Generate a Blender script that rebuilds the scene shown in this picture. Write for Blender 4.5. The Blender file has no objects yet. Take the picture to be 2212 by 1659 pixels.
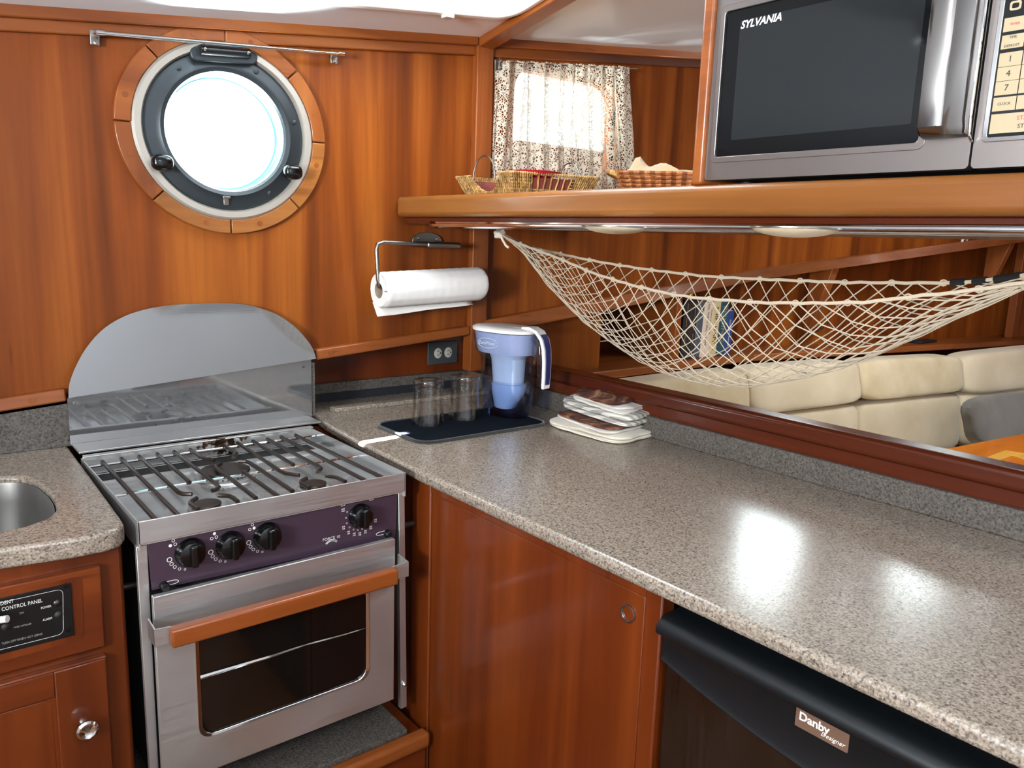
import bpy, bmesh, math, random
import numpy as np
from mathutils import Vector, Matrix
random.seed(7)
SC = bpy.context.scene
COL = SC.collection

# ---------------------------------------------------------------- camera
IW, IH, FOC = 2212, 1659, 1686.72
EYE = np.array([0.0, 0.0, 1.396])
def _axes(yaw, pitch, roll):
    f = np.array([math.sin(yaw)*math.cos(pitch), math.cos(yaw)*math.cos(pitch), -math.sin(pitch)])
    r = np.cross(f, [0, 0, 1]); r /= np.linalg.norm(r)
    d = np.cross(f, r); c, s = math.cos(roll), math.sin(roll)
    return np.array([c*r+s*d, -s*r+c*d, f])
AX = _axes(math.radians(39.2856), math.radians(10.4735), math.radians(-1.9329))
cam = bpy.data.cameras.new('camera'); camo = bpy.data.objects.new('camera', cam); COL.objects.link(camo)
cam.sensor_width = 36; cam.lens = FOC/IW*36; cam.clip_start = 0.02
camo.matrix_world = Matrix(((AX[0][0], -AX[1][0], -AX[2][0], EYE[0]), (AX[0][1], -AX[1][1], -AX[2][1], EYE[1]),
                            (AX[0][2], -AX[1][2], -AX[2][2], EYE[2]), (0, 0, 0, 1)))
SC.camera = camo

# ---------------------------------------------------------------- light and exposure
vs = SC.view_settings
vs.view_transform = 'Standard'; vs.look = 'None'; vs.gamma = 1; vs.use_curve_mapping = False; vs.exposure = -0.24
wd = bpy.data.worlds.new('sky'); SC.world = wd; wd.use_nodes = True
bg = wd.node_tree.nodes['Background']; bg.inputs[0].default_value = (0.86, 0.94, 1.0, 1); bg.inputs[1].default_value = 3.5
SC.cycles.max_bounces = 10; SC.cycles.diffuse_bounces = 5; SC.cycles.glossy_bounces = 5
SC.cycles.transparent_max_bounces = 24; SC.cycles.transmission_bounces = 8
SC.cycles.caustics_reflective = False; SC.cycles.caustics_refractive = False
SC.cycles.sample_clamp_indirect = 6
def area(name, loc, target, sx, sy, power, col=(1, 1, 1)):
    l = bpy.data.lights.new(name, 'AREA'); l.shape = 'RECTANGLE'; l.size = sx; l.size_y = sy; l.energy = power; l.color = col
    o = bpy.data.objects.new(name, l); COL.objects.link(o); o.location = loc
    o.rotation_euler = (Vector(target)-Vector(loc)).to_track_quat('-Z', 'Y').to_euler()
    return o
DAY = (0.93, 0.97, 1.0)
area('daylight_hatch', (1.07, 1.43, 2.20), (1.09, 1.50, 0), 0.58, 0.58, 19, DAY)
area('daylight_porthole', (0.66, 2.25, 1.66), (0.62, 0, 1.2), 0.45, 0.45, 14, DAY)
area('assumed_glint_curtain_window', (1.78, 2.40, 1.00), (1.70, 1.70, 2.05), 0.6, 0.35, 95, DAY)  # assumed light off the water, lamp added to brighten ceiling and lace
area('assumed_glint_porthole', (0.68, 2.28, 1.05), (0.66, 1.80, 1.95), 0.4, 0.3, 380, DAY)  # lamp added low outside as assumed water light, brightens the ceiling
area('daylight_saloon_window', (3.25, 2.02, 1.90), (2.3, 0, 1.0), 0.95, 0.6, 36, DAY)
area('daylight_saloon_window_forward', (4.45, 1.84, 2.14), (3.4, 0, 1.0), 1.0, 0.55, 42, DAY)
area('assumed_daylight_saloon_hatch', (3.1, 0.55, 2.72), (3.1, 0.9, 0), 0.9, 0.9, 68, DAY)  # unseen hatch, assumed overhead to light the settee
area('added_fill_overhead', (0.15, -0.95, 2.46), (0.35, -0.3, 0), 1.0, 0.9, 50, (0.94, 0.97, 1.0))  # unseen source, added overhead to light the sole and stove front
area('added_fill_far_side', (-1.70, -0.1, 1.35), (1.2, 1.0, 2.25), 0.7, 1.3, 42, (0.93, 0.97, 1.0))  # added side fill from an unseen opening, placed clear of mirror reflections
area('added_ceiling_fill', (-1.85, -0.1, 1.06), (1.4, 1.0, 2.15), 0.4, 1.3, 430, (0.95, 0.98, 1.0))  # added upward fill from the unseen side, brightens the ceiling
sb = area('added_sun_streak', (0.985, 1.50, 2.15), (0.90, 1.60, 0.92), 0.15, 0.009, 12, (1, 0.98, 0.94)); sb.data.spread = math.radians(1)  # narrow lamp added over the hatch, stands in for a sunbeam; no gap modelled
_z = (sb.location-Vector((0.895, 1.583, 0.92))).normalized(); _x = Vector((1, .06, 0)); _x = (_x-_z*_x.dot(_z)).normalized(); _y = _z.cross(_x)
sb.matrix_world = Matrix(((_x.x, _y.x, _z.x, sb.location.x), (_x.y, _y.y, _z.y, sb.location.y), (_x.z, _y.z, _z.z, sb.location.z), (0, 0, 0, 1)))

# ---------------------------------------------------------------- picking points on known planes
def ray(x, y):
    return AX.T @ np.array([(x-IW/2)/FOC, (y-IH/2)/FOC, 1.0])
def px(x, y, ax, v):
    d = ray(x, y); return Vector(EYE+(v-EYE[ax])/d[ax]*d)
def pxp(x, y, p0, n):
    d = ray(x, y); n = np.array(n, float); return Vector(EYE+n.dot(np.array(p0)-EYE)/n.dot(d)*d)
HS = 0.19                                              # how fast the hull closes in forward of the elbow
def hull(x): return 1.9 if x < 2.85 else 1.9-HS*(x-2.85)
def pxh(x, y, off=0.0):
    p = px(x, y, 1, 1.9+off)
    if p.x > 2.85: p = pxp(x, y, (2.85, 1.9+off, 0), (HS, 1, 0))
    return p
def CZ(x, y): return 1.775+0.1235*x+0.19*(1.9-y)       # underside of the deck
def pxc(x, y): return pxp(x, y, (0, 1.9, 1.775), (-0.1235, 0.19, 1))
def railz(x): return 1.0095+0.0843*x

# ---------------------------------------------------------------- materials
class NT:
    def __init__(s, name):
        s.m = bpy.data.materials.new(name); s.m.use_nodes = True; s.t = s.m.node_tree; s.t.nodes.clear()
        s.out = s.n('ShaderNodeOutputMaterial')
    def n(s, typ, **kw):
        nd = s.t.nodes.new(typ)
        for k, v in kw.items():
            if k.startswith('i_'): nd.inputs[k[2:].replace('_', ' ')].default_value = v
            else: setattr(nd, k, v)
        return nd
    def l(s, a, b): s.t.links.new(a, b)
    def coords(s, scale=(1, 1, 1), rot=(0, 0, 0), kind='Object'):
        tc = s.n('ShaderNodeTexCoord'); mp = s.n('ShaderNodeMapping')
        mp.inputs['Scale'].default_value = scale; mp.inputs['Rotation'].default_value = rot
        s.l(tc.outputs[kind], mp.inputs[0]); return mp.outputs[0]
    def ramp(s, src, stops):
        r = s.n('ShaderNodeValToRGB'); e = r.color_ramp.elements
        while len(e) < len(stops): e.new(0.5)
        for el, (p, c) in zip(e, stops):
            el.position = p; el.color = (c[0], c[1], c[2], 1) if not isinstance(c, (int, float)) else (c, c, c, 1)
        s.l(src, r.inputs[0]); return r.outputs[0]
    def mix(s, a, b, fac, mode='MIX'):
        m = s.n('ShaderNodeMix', data_type='RGBA', blend_type=mode)
        for k, v in ((0, fac), (6, a), (7, b)):
            if hasattr(v, 'is_linked'): s.l(v, m.inputs[k])
            elif k == 0: m.inputs[0].default_value = v
            else: m.inputs[k].default_value = (*v, 1)
        return m.outputs[2]
    def bump(s, h, st, dist=0.002):
        b = s.n('ShaderNodeBump'); b.inputs['Strength'].default_value = st; b.inputs['Distance'].default_value = dist
        s.l(h, b.inputs['Height']); return b.outputs[0]
    def pbr(s, col=None, rough=0.5, metal=0.0, normal=None, **kw):
        p = s.n('ShaderNodeBsdfPrincipled')
        for k, v in (('Base Color', col), ('Roughness', rough), ('Metallic', metal)):
            if hasattr(v, 'is_linked'): s.l(v, p.inputs[k])
            elif v is not None: p.inputs[k].default_value = (*v, 1) if isinstance(v, tuple) else v
        if normal is not None: s.l(normal, p.inputs['Normal'])
        for k, v in kw.items(): p.inputs[k.replace('_', ' ')].default_value = v
        s.l(p.outputs[0], s.out.inputs[0]); return p
def hx(h):
    c = [int(h[i:i+2], 16)/255 for i in (0, 2, 4)]
    return tuple(v/12.92 if v <= .04045 else ((v+.055)/1.055)**2.4 for v in c)
def plain(name, h, rough=0.5, metal=0.0, **kw):
    n = NT(name); n.pbr(hx(h), rough, metal, **kw); return n.m
def wood(name, dark, mid, light, grain='z', rough=0.3, coat=0.5, sc=1.0, figure=1.0, spec=0.3):
    n = NT(name); k = {'x': (0.5, 9, 9), 'y': (9, 0.5, 9), 'z': (9, 9, 0.5)}[grain]
    v = n.coords(tuple(q*sc for q in k))
    big = n.n('ShaderNodeTexNoise'); big.inputs['Scale'].default_value = 0.9; big.inputs['Detail'].default_value = 4
    big.inputs['Distortion'].default_value = 0.9; n.l(v, big.inputs['Vector'])
    fine = n.n('ShaderNodeTexNoise'); fine.inputs['Scale'].default_value = 11; fine.inputs['Detail'].default_value = 5
    n.l(v, fine.inputs['Vector'])
    c = n.ramp(big.outputs[0], [(0.28, hx(dark)), (0.5, hx(mid)), (0.74, hx(light))])
    g = n.ramp(fine.outputs[0], [(0.3, 0.72), (0.62, 1.0)])
    c = n.mix(c, g, 0.45*figure, 'MULTIPLY')
    k2 = {'x': (1.2, 4, 4), 'y': (4, 1.2, 4), 'z': (4, 4, 1.2)}[grain]
    v2 = n.coords(k2); pat = n.n('ShaderNodeTexNoise'); pat.inputs['Scale'].default_value = 1.3; n.l(v2, pat.inputs['Vector'])
    c = n.mix(c, n.ramp(pat.outputs[0], [(0.35, 0.82), (0.65, 1.12)]), 0.45, 'MULTIPLY')
    v3 = n.coords({'x': (7, 60, 60), 'y': (60, 7, 60), 'z': (60, 60, 7)}[grain])
    kn = n.n('ShaderNodeTexVoronoi'); kn.inputs['Scale'].default_value = 0.35; n.l(v3, kn.inputs['Vector'])
    c = n.mix(c, n.ramp(kn.outputs['Distance'], [(0.03, 0.35), (0.09, 1.0)]), 0.5, 'MULTIPLY')
    n.pbr(c, rough, 0, None, Coat_Weight=coat, Coat_Roughness=0.12, Specular_IOR_Level=spec); return n.m
M = {}
M['wood_wall'] = wood('cherry panel', '4f2309', '773a10', '9a561c', 'z', 0.42, 0.08, spec=0.18)
M['wood_x'] = wood('cherry trim lengthwise', '63300f', '84461c', '9c5c2a', 'x', 0.42, 0.08)
M['wood_y'] = wood('cherry trim athwart', '63300f', '84461c', '985826', 'y', 0.34, 0.25)
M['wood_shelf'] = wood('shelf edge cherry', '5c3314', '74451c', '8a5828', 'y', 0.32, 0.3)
M['wood_z'] = wood('cherry post', '63300f', '84461c', '9c5c2a', 'z', 0.36, 0.2)
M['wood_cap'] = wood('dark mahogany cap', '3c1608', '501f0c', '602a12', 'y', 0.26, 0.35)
M['wood_cab'] = wood('cabinet mahogany', '4a1a07', '62290b', '763612', 'z', 0.3, 0.5)
M['wood_cab_x'] = wood('cabinet mahogany rail', '4a1a07', '62290b', '763612', 'x', 0.3, 0.5)
M['wood_light'] = wood('light cherry insert', '6f4019', '90592a', 'a8743a', 'x', 0.34, 0.3, 1.6)
M['wood_table'] = wood('glossy table teak', 'a2521a', 'c96f22', 'dd8830', 'x', 0.12, 1.0)
M['wood_inlay'] = wood('pale inlay', 'c98a30', 'e0a848', 'e8b85c', 'x', 0.12, 1.0)
M['wood_handle'] = wood('oven handle teak', '6a3212', '82421a', '945224', 'x', 0.3, 0.4)
M['wood_floor'] = wood('cabin sole teak', '6a3c1c', '85502a', '96602f', 'x', 0.35, 0.3)
def granite(name, cols, sc=1.0, rough=0.17):
    n = NT(name); v = n.coords((1, 1, 1))
    a = n.n('ShaderNodeTexVoronoi'); a.inputs['Scale'].default_value = 330*sc; n.l(v, a.inputs['Vector'])
    b = n.n('ShaderNodeTexNoise'); b.inputs['Scale'].default_value = 210*sc; b.inputs['Detail'].default_value = 3; n.l(v, b.inputs['Vector'])
    sep = n.n('ShaderNodeSeparateColor'); n.l(a.outputs['Color'], sep.inputs[0])
    c = n.ramp(sep.outputs[0], [(0.05, hx(cols[0])), (0.25, hx(cols[1])), (0.6, hx(cols[2])), (0.95, hx(cols[3]))])
    c2 = n.ramp(b.outputs[0], [(0.36, hx(cols[0])), (0.47, hx(cols[2])), (0.7, hx(cols[3]))])
    c = n.mix(c, c2, 0.5)
    big = n.n('ShaderNodeTexNoise'); big.inputs['Scale'].default_value = 5; n.l(v, big.inputs['Vector'])
    c = n.mix(c, n.ramp(big.outputs[0], [(0.3, 0.9), (0.7, 1.06)]), 0.6, 'MULTIPLY')
    rr = n.ramp(b.outputs[0], [(0.3, rough+0.08), (0.7, rough)])
    n.pbr(c, rr); return n.m
M['granite'] = granite('speckled taupe stone', ('3d3631', '665c53', '877c6e', 'a2968a'), 1.2)
M['granite_dark_shade'] = granite('speckled grey stone with shade', ('242120', '3d3935', '544f4a', '6a645d'), 1.0, 0.3)  # grey stone, darkened further: shade of upright faces put into the colour
def steel(name, h, axis='x', rough=0.26, st=0.14, blot=0.35, metal=1.0):
    n = NT(name); v = n.coords({'x': (2, 160, 160), 'y': (160, 2, 160), 'z': (160, 160, 2)}[axis])
    a = n.n('ShaderNodeTexNoise'); a.inputs['Scale'].default_value = 3; a.inputs['Detail'].default_value = 3; n.l(v, a.inputs['Vector'])
    w = n.n('ShaderNodeTexNoise'); w.inputs['Scale'].default_value = 7; w.inputs['Detail'].default_value = 4
    n.l(n.coords((1, 1, 1)), w.inputs['Vector'])
    st = st*0.25
    r = n.ramp(a.outputs[0], [(0.3, rough*0.75), (0.7, rough*1.2)])
    r2 = n.mix(r, n.ramp(w.outputs[0], [(0.35, rough*0.6), (0.7, rough*1.5)]), blot)
    n.pbr(hx(h), r2, metal, n.bump(a.outputs[0], st, 0.0006)); return n.m
M['steel'] = steel('brushed steel', 'c9c8c7', 'x', 0.42, 0.14, 0.3, 0.92)
M['steel_sheet'] = steel('polished scuffed sheet steel', '9a9b9c', 'x', 0.05, 0.06, 0.5, 0.8)
M['steel_tray'] = steel('hob tray steel', 'c9cac9', 'y', 0.16, 0.06, 0.4, 0.7)
M['steel_micro'] = plain('satin microwave steel', '8f8885', 0.33, 0.9)
M['steel_sink'] = plain('satin sink steel', '6e6c69', 0.42, 0.75)
M['chrome'] = plain('chrome', 'd8d8d8', 0.07, 1.0)
M['handle_chrome'] = plain('smoked chrome', '8a8683', 0.1, 1.0)
M['pewter'] = plain('satin nickel', '8c8983', 0.32, 1.0)
M['flange'] = plain('dull cast flange', 'b9b4aa', 0.42, 0.6)
M['frame_dark'] = plain('dark anodised frame', '2b3135', 0.42, 0.35)
M['black'] = plain('black plastic', '0d0e10', 0.28)
M['black_matt'] = plain('black matt', '101112', 0.6)
M['black_gloss'] = plain('black gloss', '08090a', 0.12)
M['void'] = plain('dark gap', '0a0807', 0.8)
M['fridge_black'] = plain('fridge black plastic', '0b0f12', 0.34)
M['fridge_steel'] = steel('dark fridge steel', '5d544b', 'z', 0.34, 0.05)
M['plum'] = plain('plum enamel', '3a2c38', 0.25)
def stained():
    n = NT('scorched steel'); v = n.coords((1, 1, 1)); sx = n.n('ShaderNodeSeparateXYZ'); n.l(v, sx.inputs[0])
    a = n.n('ShaderNodeTexNoise'); a.inputs['Scale'].default_value = 60; a.inputs['Detail'].default_value = 5; n.l(v, a.inputs['Vector'])
    g = n.n('ShaderNodeMath', operation='MULTIPLY_ADD'); n.l(sx.outputs[0], g.inputs[0]); g.inputs[1].default_value = 1; g.inputs[2].default_value = -(-.55+.585)
    h = n.n('ShaderNodeMath', operation='ABSOLUTE'); n.l(g.outputs[0], h.inputs[0])
    k = n.n('ShaderNodeMath', operation='MULTIPLY_ADD'); n.l(h.outputs[0], k.inputs[0]); k.inputs[1].default_value = -2.6; n.l(a.outputs[0], k.inputs[2])
    c = n.ramp(k.outputs[0], [(0.46, hx('c2c1bf')), (0.5, hx('5a3f2a')), (0.58, hx('2a1c14'))]); n.pbr(c, 0.3, 0.7); return n.m
M['steel_stained'] = stained()
M['iron'] = plain('burnt iron rod', '332b26', 0.36, 0.6)
M['burner'] = plain('burner cap', '3b332e', 0.34, 0.6)
M['white_paint'] = plain('headliner white', 'e2e7ec', 0.24)
M['print'] = plain('printed white', 'd8d5d0', 0.5)
M['print_dim'] = plain('printed grey', '8f8b86', 0.5)
M['print_red'] = plain('printed red', 'b03038', 0.5)
M['print_black'] = plain('printed black', '1c1a18', 0.5)
M['key'] = plain('beige key film', '9f9072', 0.5)
M['badge'] = plain('bronze badge', '8a6f5d', 0.35, 0.6)
M['brass'] = plain('brass', 'c9a24e', 0.2, 1.0)
M['white_plastic'] = plain('white plastic', 'e2e0dc', 0.3)
M['navy'] = plain('navy grip', '222a5c', 0.4)
M['red'] = plain('red plate', 'c01838', 0.35)
M['grey_plate'] = plain('grey cover plate', '3c4143', 0.4)
M['ivory'] = plain('outlet ivory', 'b9b4aa', 0.4)
M['dark_strip'] = plain('dark laminate strip', '23262b', 0.35)
M['rope'] = plain('cotton cord', 'b9ab96', 0.9)
M['rope_edge'] = plain('edge rope', 'b7a892', 0.9)
M['tie'] = plain('white tie', 'd8cec0', 0.9)
def fabric(name, h, h2, sc=180, st=0.4, big=6, rough=0.9, sheen=0.3):
    n = NT(name); v = n.coords((1, 1, 1))
    a = n.n('ShaderNodeTexNoise'); a.inputs['Scale'].default_value = big; a.inputs['Detail'].default_value = 6; n.l(v, a.inputs['Vector'])
    b = n.n('ShaderNodeTexNoise'); b.inputs['Scale'].default_value = sc; n.l(v, b.inputs['Vector'])
    c = n.ramp(a.outputs[0], [(0.3, hx(h)), (0.7, hx(h2))])
    n.pbr(c, rough, 0, n.bump(b.outputs[0], st, 0.001), Sheen_Weight=sheen); return n.m
M['suede'] = fabric('cream suede', 'c8b898', 'd8c9ab')
M['suede_worn'] = fabric('worn cream suede', 'c0ad86', 'd4c4a2', 120, 0.6, 9)
M['pillow'] = fabric('grey corduroy', '4d4841', '5f5a51', 90, 0.8, 10)
M['linen'] = fabric('tan linen', 'a88f6b', 'bda47e', 260, 0.3, 9)
M['towel_white'] = fabric('white cotton terry', 'd2cdc4', 'e6e1d8', 240, 0.7, 14)
M['towel_cream'] = fabric('cream cotton', 'd0c8b4', 'e2dbca', 240, 0.6, 14)
M['paper'] = fabric('paper towel', 'dcd8d4', 'eae7e3', 60, 0.5, 8, 0.95, 0.0)
M['mat_rim'] = fabric('black mat binding', '08090a', '0e0f10', 300, 0.5)
def mat_cloth():
    n = NT('navy ribbed mat'); v = n.coords((1, 1, 1))
    w = n.n('ShaderNodeTexWave'); w.inputs['Scale'].default_value = 70; w.bands_direction = 'X'; n.l(v, w.inputs['Vector'])
    c = n.ramp(w.outputs[0], [(0.2, hx('06080d')), (0.8, hx('11161f'))])
    n.pbr(c, 0.95, 0, n.bump(w.outputs[0], 0.6, 0.002), Specular_IOR_Level=0.05); return n.m
M['mat'] = mat_cloth()
def stripes():
    n = NT('striped cotton towel'); v = n.coords((1, 1, 1), (0, 0, 0), 'UV')
    w = n.n('ShaderNodeTexWave'); w.inputs['Scale'].default_value = 2.6; w.bands_direction = 'Y'; n.l(v, w.inputs['Vector'])
    c = n.ramp(w.outputs[0], [(0.3, hx('dcd7cd')), (0.5, hx('dcd7cd')), (0.62, hx('9d9c97')), (0.8, hx('a5a39d'))])
    b = n.n('ShaderNodeTexNoise'); b.inputs['Scale'].default_value = 220; n.l(n.coords(), b.inputs['Vector'])
    n.pbr(c, 0.9, 0, n.bump(b.outputs[0], 0.6, 0.001)); return n.m
M['towel_stripe'] = stripes()
def printed():
    n = NT('autumn print towel'); v = n.coords((1, 1, 1))
    a = n.n('ShaderNodeTexNoise'); a.inputs['Scale'].default_value = 16; a.inputs['Detail'].default_value = 3; a.inputs['Distortion'].default_value = 2
    n.l(v, a.inputs['Vector'])
    c = n.ramp(a.outputs[0], [(0.3, hx('21120e')), (0.42, hx('4a2018')), (0.5, hx('6b3a26')), (0.6, hx('8a6444')), (0.74, hx('ac8a62'))])
    n.pbr(c, 0.9); return n.m
M['towel_print'] = printed()
def wicker(name, a_, b_):
    n = NT(name); v = n.coords((1, 1, 1))
    a = n.n('ShaderNodeTexNoise'); a.inputs['Scale'].default_value = 60; a.inputs['Detail'].default_value = 3; n.l(v, a.inputs['Vector'])
    n.pbr(n.ramp(a.outputs[0], [(0.3, hx(a_)), (0.7, hx(b_))]), 0.6); return n.m
M['seagrass'] = wicker('seagrass twist', '60401c', 'b48e50')
M['wicker'] = wicker('brown wicker', '6e3a1c', 'a0622e')
M['lining'] = plain('dark red basket lining', '6a2a22', 0.8)
def glassy(name, tint, rough=0.02, gl=0.5, ior=1.45, tint_h=None):
    n = NT(name); t = n.n('ShaderNodeBsdfTransparent'); t.inputs[0].default_value = (*tint, 1)
    g = n.n('ShaderNodeBsdfGlossy'); g.inputs['Roughness'].default_value = rough; g.inputs[0].default_value = (gl, gl, gl, 1)
    f = n.n('ShaderNodeFresnel'); ge = n.n('ShaderNodeNewGeometry'); mi = n.n('ShaderNodeMapRange')   # same reflectance on both faces of the sheet
    mi.inputs['To Min'].default_value = ior; mi.inputs['To Max'].default_value = 1/ior; n.l(ge.outputs['Backfacing'], mi.inputs['Value']); n.l(mi.outputs[0], f.inputs[0])
    m = n.n('ShaderNodeMixShader'); n.l(f.outputs[0], m.inputs[0]); n.l(t.outputs[0], m.inputs[1]); n.l(g.outputs[0], m.inputs[2])
    n.l(m.outputs[0], n.out.inputs[0]); return n.m
M['pane'] = glassy('window glass', (0.95, 0.99, 0.98), gl=1.0)
M['tumbler'] = glassy('clear tumbler', (0.925, 0.91, 0.89), gl=1.0, ior=1.6)
M['pitcher_blue'] = glassy('blue clear plastic', (0.855, 0.89, 0.955), gl=0.9, ior=1.5)
M['water'] = glassy('water', (0.76, 0.83, 0.95), gl=0.9, ior=1.25)
def milky(name, h, alpha):
    n = NT(name); p = n.pbr(hx(h), 0.35); p.inputs['Alpha'].default_value = alpha; return n.m
M['milk'] = milky('milky blue plastic', 'cfd9e6', 0.92)
M['hopper'] = milky('milky hopper', 'c6c9dc', 0.88)
M['rim_teal'] = plain('teal glass edge', '6aa6ac', 0.2)
M['glass_dark'] = plain('dark oven glass', '0b0908', 0.04, 0.0, IOR=1.5)
M['glass_micro'] = plain('tinted microwave glass', '0c0e10', 0.05, 0.0, IOR=1.42)
M['micro_mesh'] = plain('microwave mesh screen', '1d2022', 0.07, 0.0, IOR=1.45)
M['dome'] = milky('ribbed glass dome', 'd8c7a8', 0.75)
def frost():
    n = NT('frosted acrylic'); t = n.n('ShaderNodeBsdfTransparent'); d = n.n('ShaderNodeBsdfTranslucent'); d.inputs[0].default_value = (0.95, 0.98, 1, 1)
    m = n.n('ShaderNodeMixShader'); m.inputs[0].default_value = 0.35; n.l(t.outputs[0], m.inputs[1]); n.l(d.outputs[0], m.inputs[2]); n.l(m.outputs[0], n.out.inputs[0]); return n.m
M['frost'] = frost()
def lace():
    n = NT('cream lace'); v = n.coords((1, 1, 1))
    a = n.n('ShaderNodeTexVoronoi', feature='DISTANCE_TO_EDGE'); a.inputs['Scale'].default_value = 150; n.l(v, a.inputs['Vector'])
    b = n.n('ShaderNodeTexVoronoi'); b.inputs['Scale'].default_value = 34; n.l(v, b.inputs['Vector'])
    w = n.n('ShaderNodeTexNoise'); w.inputs['Scale'].default_value = 26; w.inputs['Detail'].default_value = 2; n.l(v, w.inputs['Vector'])
    net = n.ramp(a.outputs['Distance'], [(0.08, 1.0), (0.14, 0.0)])
    petals = n.ramp(b.outputs['Distance'], [(0.10, 0.0), (0.14, 1.0), (0.22, 1.0), (0.26, 0.0), (0.44, 0.0), (0.47, 1.0), (0.53, 1.0), (0.56, 0.0)])
    vein = n.ramp(w.outputs[0], [(0.475, 0.0), (0.49, 1.0), (0.52, 1.0), (0.535, 0.0)])
    mx = n.n('ShaderNodeMath', operation='MAXIMUM'); n.l(net, mx.inputs[0]); n.l(petals, mx.inputs[1])
    mx2 = n.n('ShaderNodeMath', operation='MAXIMUM'); n.l(mx.outputs[0], mx2.inputs[0]); n.l(vein, mx2.inputs[1])
    al = n.n('ShaderNodeMath', operation='MULTIPLY'); n.l(mx2.outputs[0], al.inputs[0]); al.inputs[1].default_value = 0.9
    d = n.n('ShaderNodeBsdfDiffuse'); d.inputs[0].default_value = (*hx('ddd5c2'), 1)
    t = n.n('ShaderNodeBsdfTranslucent'); t.inputs[0].default_value = (*hx('d6cdb8'), 1)
    m1 = n.n('ShaderNodeMixShader'); m1.inputs[0].default_value = 0.35; n.l(d.outputs[0], m1.inputs[1]); n.l(t.outputs[0], m1.inputs[2])
    tr = n.n('ShaderNodeBsdfTransparent'); m2 = n.n('ShaderNodeMixShader')
    n.l(al.outputs[0], m2.inputs[0]); n.l(tr.outputs[0], m2.inputs[1]); n.l(m1.outputs[0], m2.inputs[2])
    n.l(m2.outputs[0], n.out.inputs[0]); return n.m
M['lace'] = lace()
BOOKC = {}
def book_mat(h):
    if h not in BOOKC: BOOKC[h] = plain('book cloth '+h, h, 0.45)
    return BOOKC[h]

# ---------------------------------------------------------------- mesh helpers (all coordinates are world metres)
def wloc(o):
    v = Vector((0, 0, 0))
    while o is not None: v += o.location; o = o.parent
    return v
def obj(name, bm, mat, parent=None, bev=0.0, seg=2, smooth=True, sharp=38, weld=False):
    if weld: bmesh.ops.remove_doubles(bm, verts=bm.verts, dist=1e-5)
    bmesh.ops.recalc_face_normals(bm, faces=bm.faces)
    me = bpy.data.meshes.new(name); bm.to_mesh(me); bm.free()
    o = bpy.data.objects.new(name, me); COL.objects.link(o)
    if parent is not None:
        o.parent = parent; me.transform(Matrix.Translation(-wloc(parent)))
    me.materials.append(mat if not isinstance(mat, str) else M[mat])
    if smooth and len(me.polygons):
        me.polygons.foreach_set('use_smooth', [True]*len(me.polygons)); me.set_sharp_from_angle(angle=math.radians(sharp))
    if bev > 0:
        b = o.modifiers.new('bevel', 'BEVEL'); b.width = bev; b.segments = seg; b.limit_method = 'ANGLE'; b.angle_limit = math.radians(40)
    return o
def tag(o, label, cat, group=None, kind=None):
    if label: o['label'] = label
    if cat: o['category'] = cat
    if group: o['group'] = group
    if kind: o['kind'] = kind
    return o
def thing(name, label, cat, loc, group=None):
    o = bpy.data.objects.new(name, None); COL.objects.link(o); o.location = loc; o.empty_display_size = 0.05
    return tag(o, label, cat, group)
def struct(o, label=None):
    o['kind'] = 'structure'
    if label: o['label'] = label
    return o
def box(bm, lo, hi):
    x0, y0, z0 = lo; x1, y1, z1 = hi
    return hexa(bm, [(x0, y0, z0), (x1, y0, z0), (x1, y1, z0), (x0, y1, z0), (x0, y0, z1), (x1, y0, z1), (x1, y1, z1), (x0, y1, z1)])
def hexa(bm, P):
    v = [bm.verts.new(p) for p in P]
    for f in ((0, 3, 2, 1), (4, 5, 6, 7), (0, 1, 5, 4), (1, 2, 6, 5), (2, 3, 7, 6), (3, 0, 4, 7)): bm.faces.new([v[i] for i in f])
    return v
def B(lo, hi):
    bm = bmesh.new(); box(bm, lo, hi); return bm
def prism(bm, pts, off):
    off = Vector(off); a = [bm.verts.new(p) for p in pts]; b = [bm.verts.new(Vector(p)+off) for p in pts]; n = len(a)
    bm.faces.new(a); bm.faces.new(b[::-1])
    for i in range(n): bm.faces.new((a[i], a[(i+1) % n], b[(i+1) % n], b[i]))
def plate(bm, loops, off):
    """flat plate with holes: loops[0] outer, the rest holes; each a list of points; off the thickness vector"""
    off = Vector(off); fr, es = [], []
    for lp in loops:
        vv = [bm.verts.new(p) for p in lp]; fr.append(vv)
        es += [bm.edges.new((vv[i], vv[(i+1) % len(vv)])) for i in range(len(vv))]
    r = bmesh.ops.triangle_fill(bm, use_beauty=True, use_dissolve=False, edges=es)
    fs = [g for g in r['geom'] if isinstance(g, bmesh.types.BMFace)]
    mp = {}
    for vv in fr:
        for v in vv: mp[v] = bm.verts.new(v.co+off)
    for f in fs: bm.faces.new([mp[v] for v in reversed(f.verts)])
    for vv in fr:
        for i in range(len(vv)):
            a, b = vv[i], vv[(i+1) % len(vv)]; bm.faces.new((a, b, mp[b], mp[a]))
def frame_dirs(t):
    t = t.normalized(); u = t.cross(Vector((0, 0, 1)))
    if u.length < 1e-3: u = t.cross(Vector((1, 0, 0)))
    u.normalize(); return u, u.cross(t).normalized()
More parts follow.
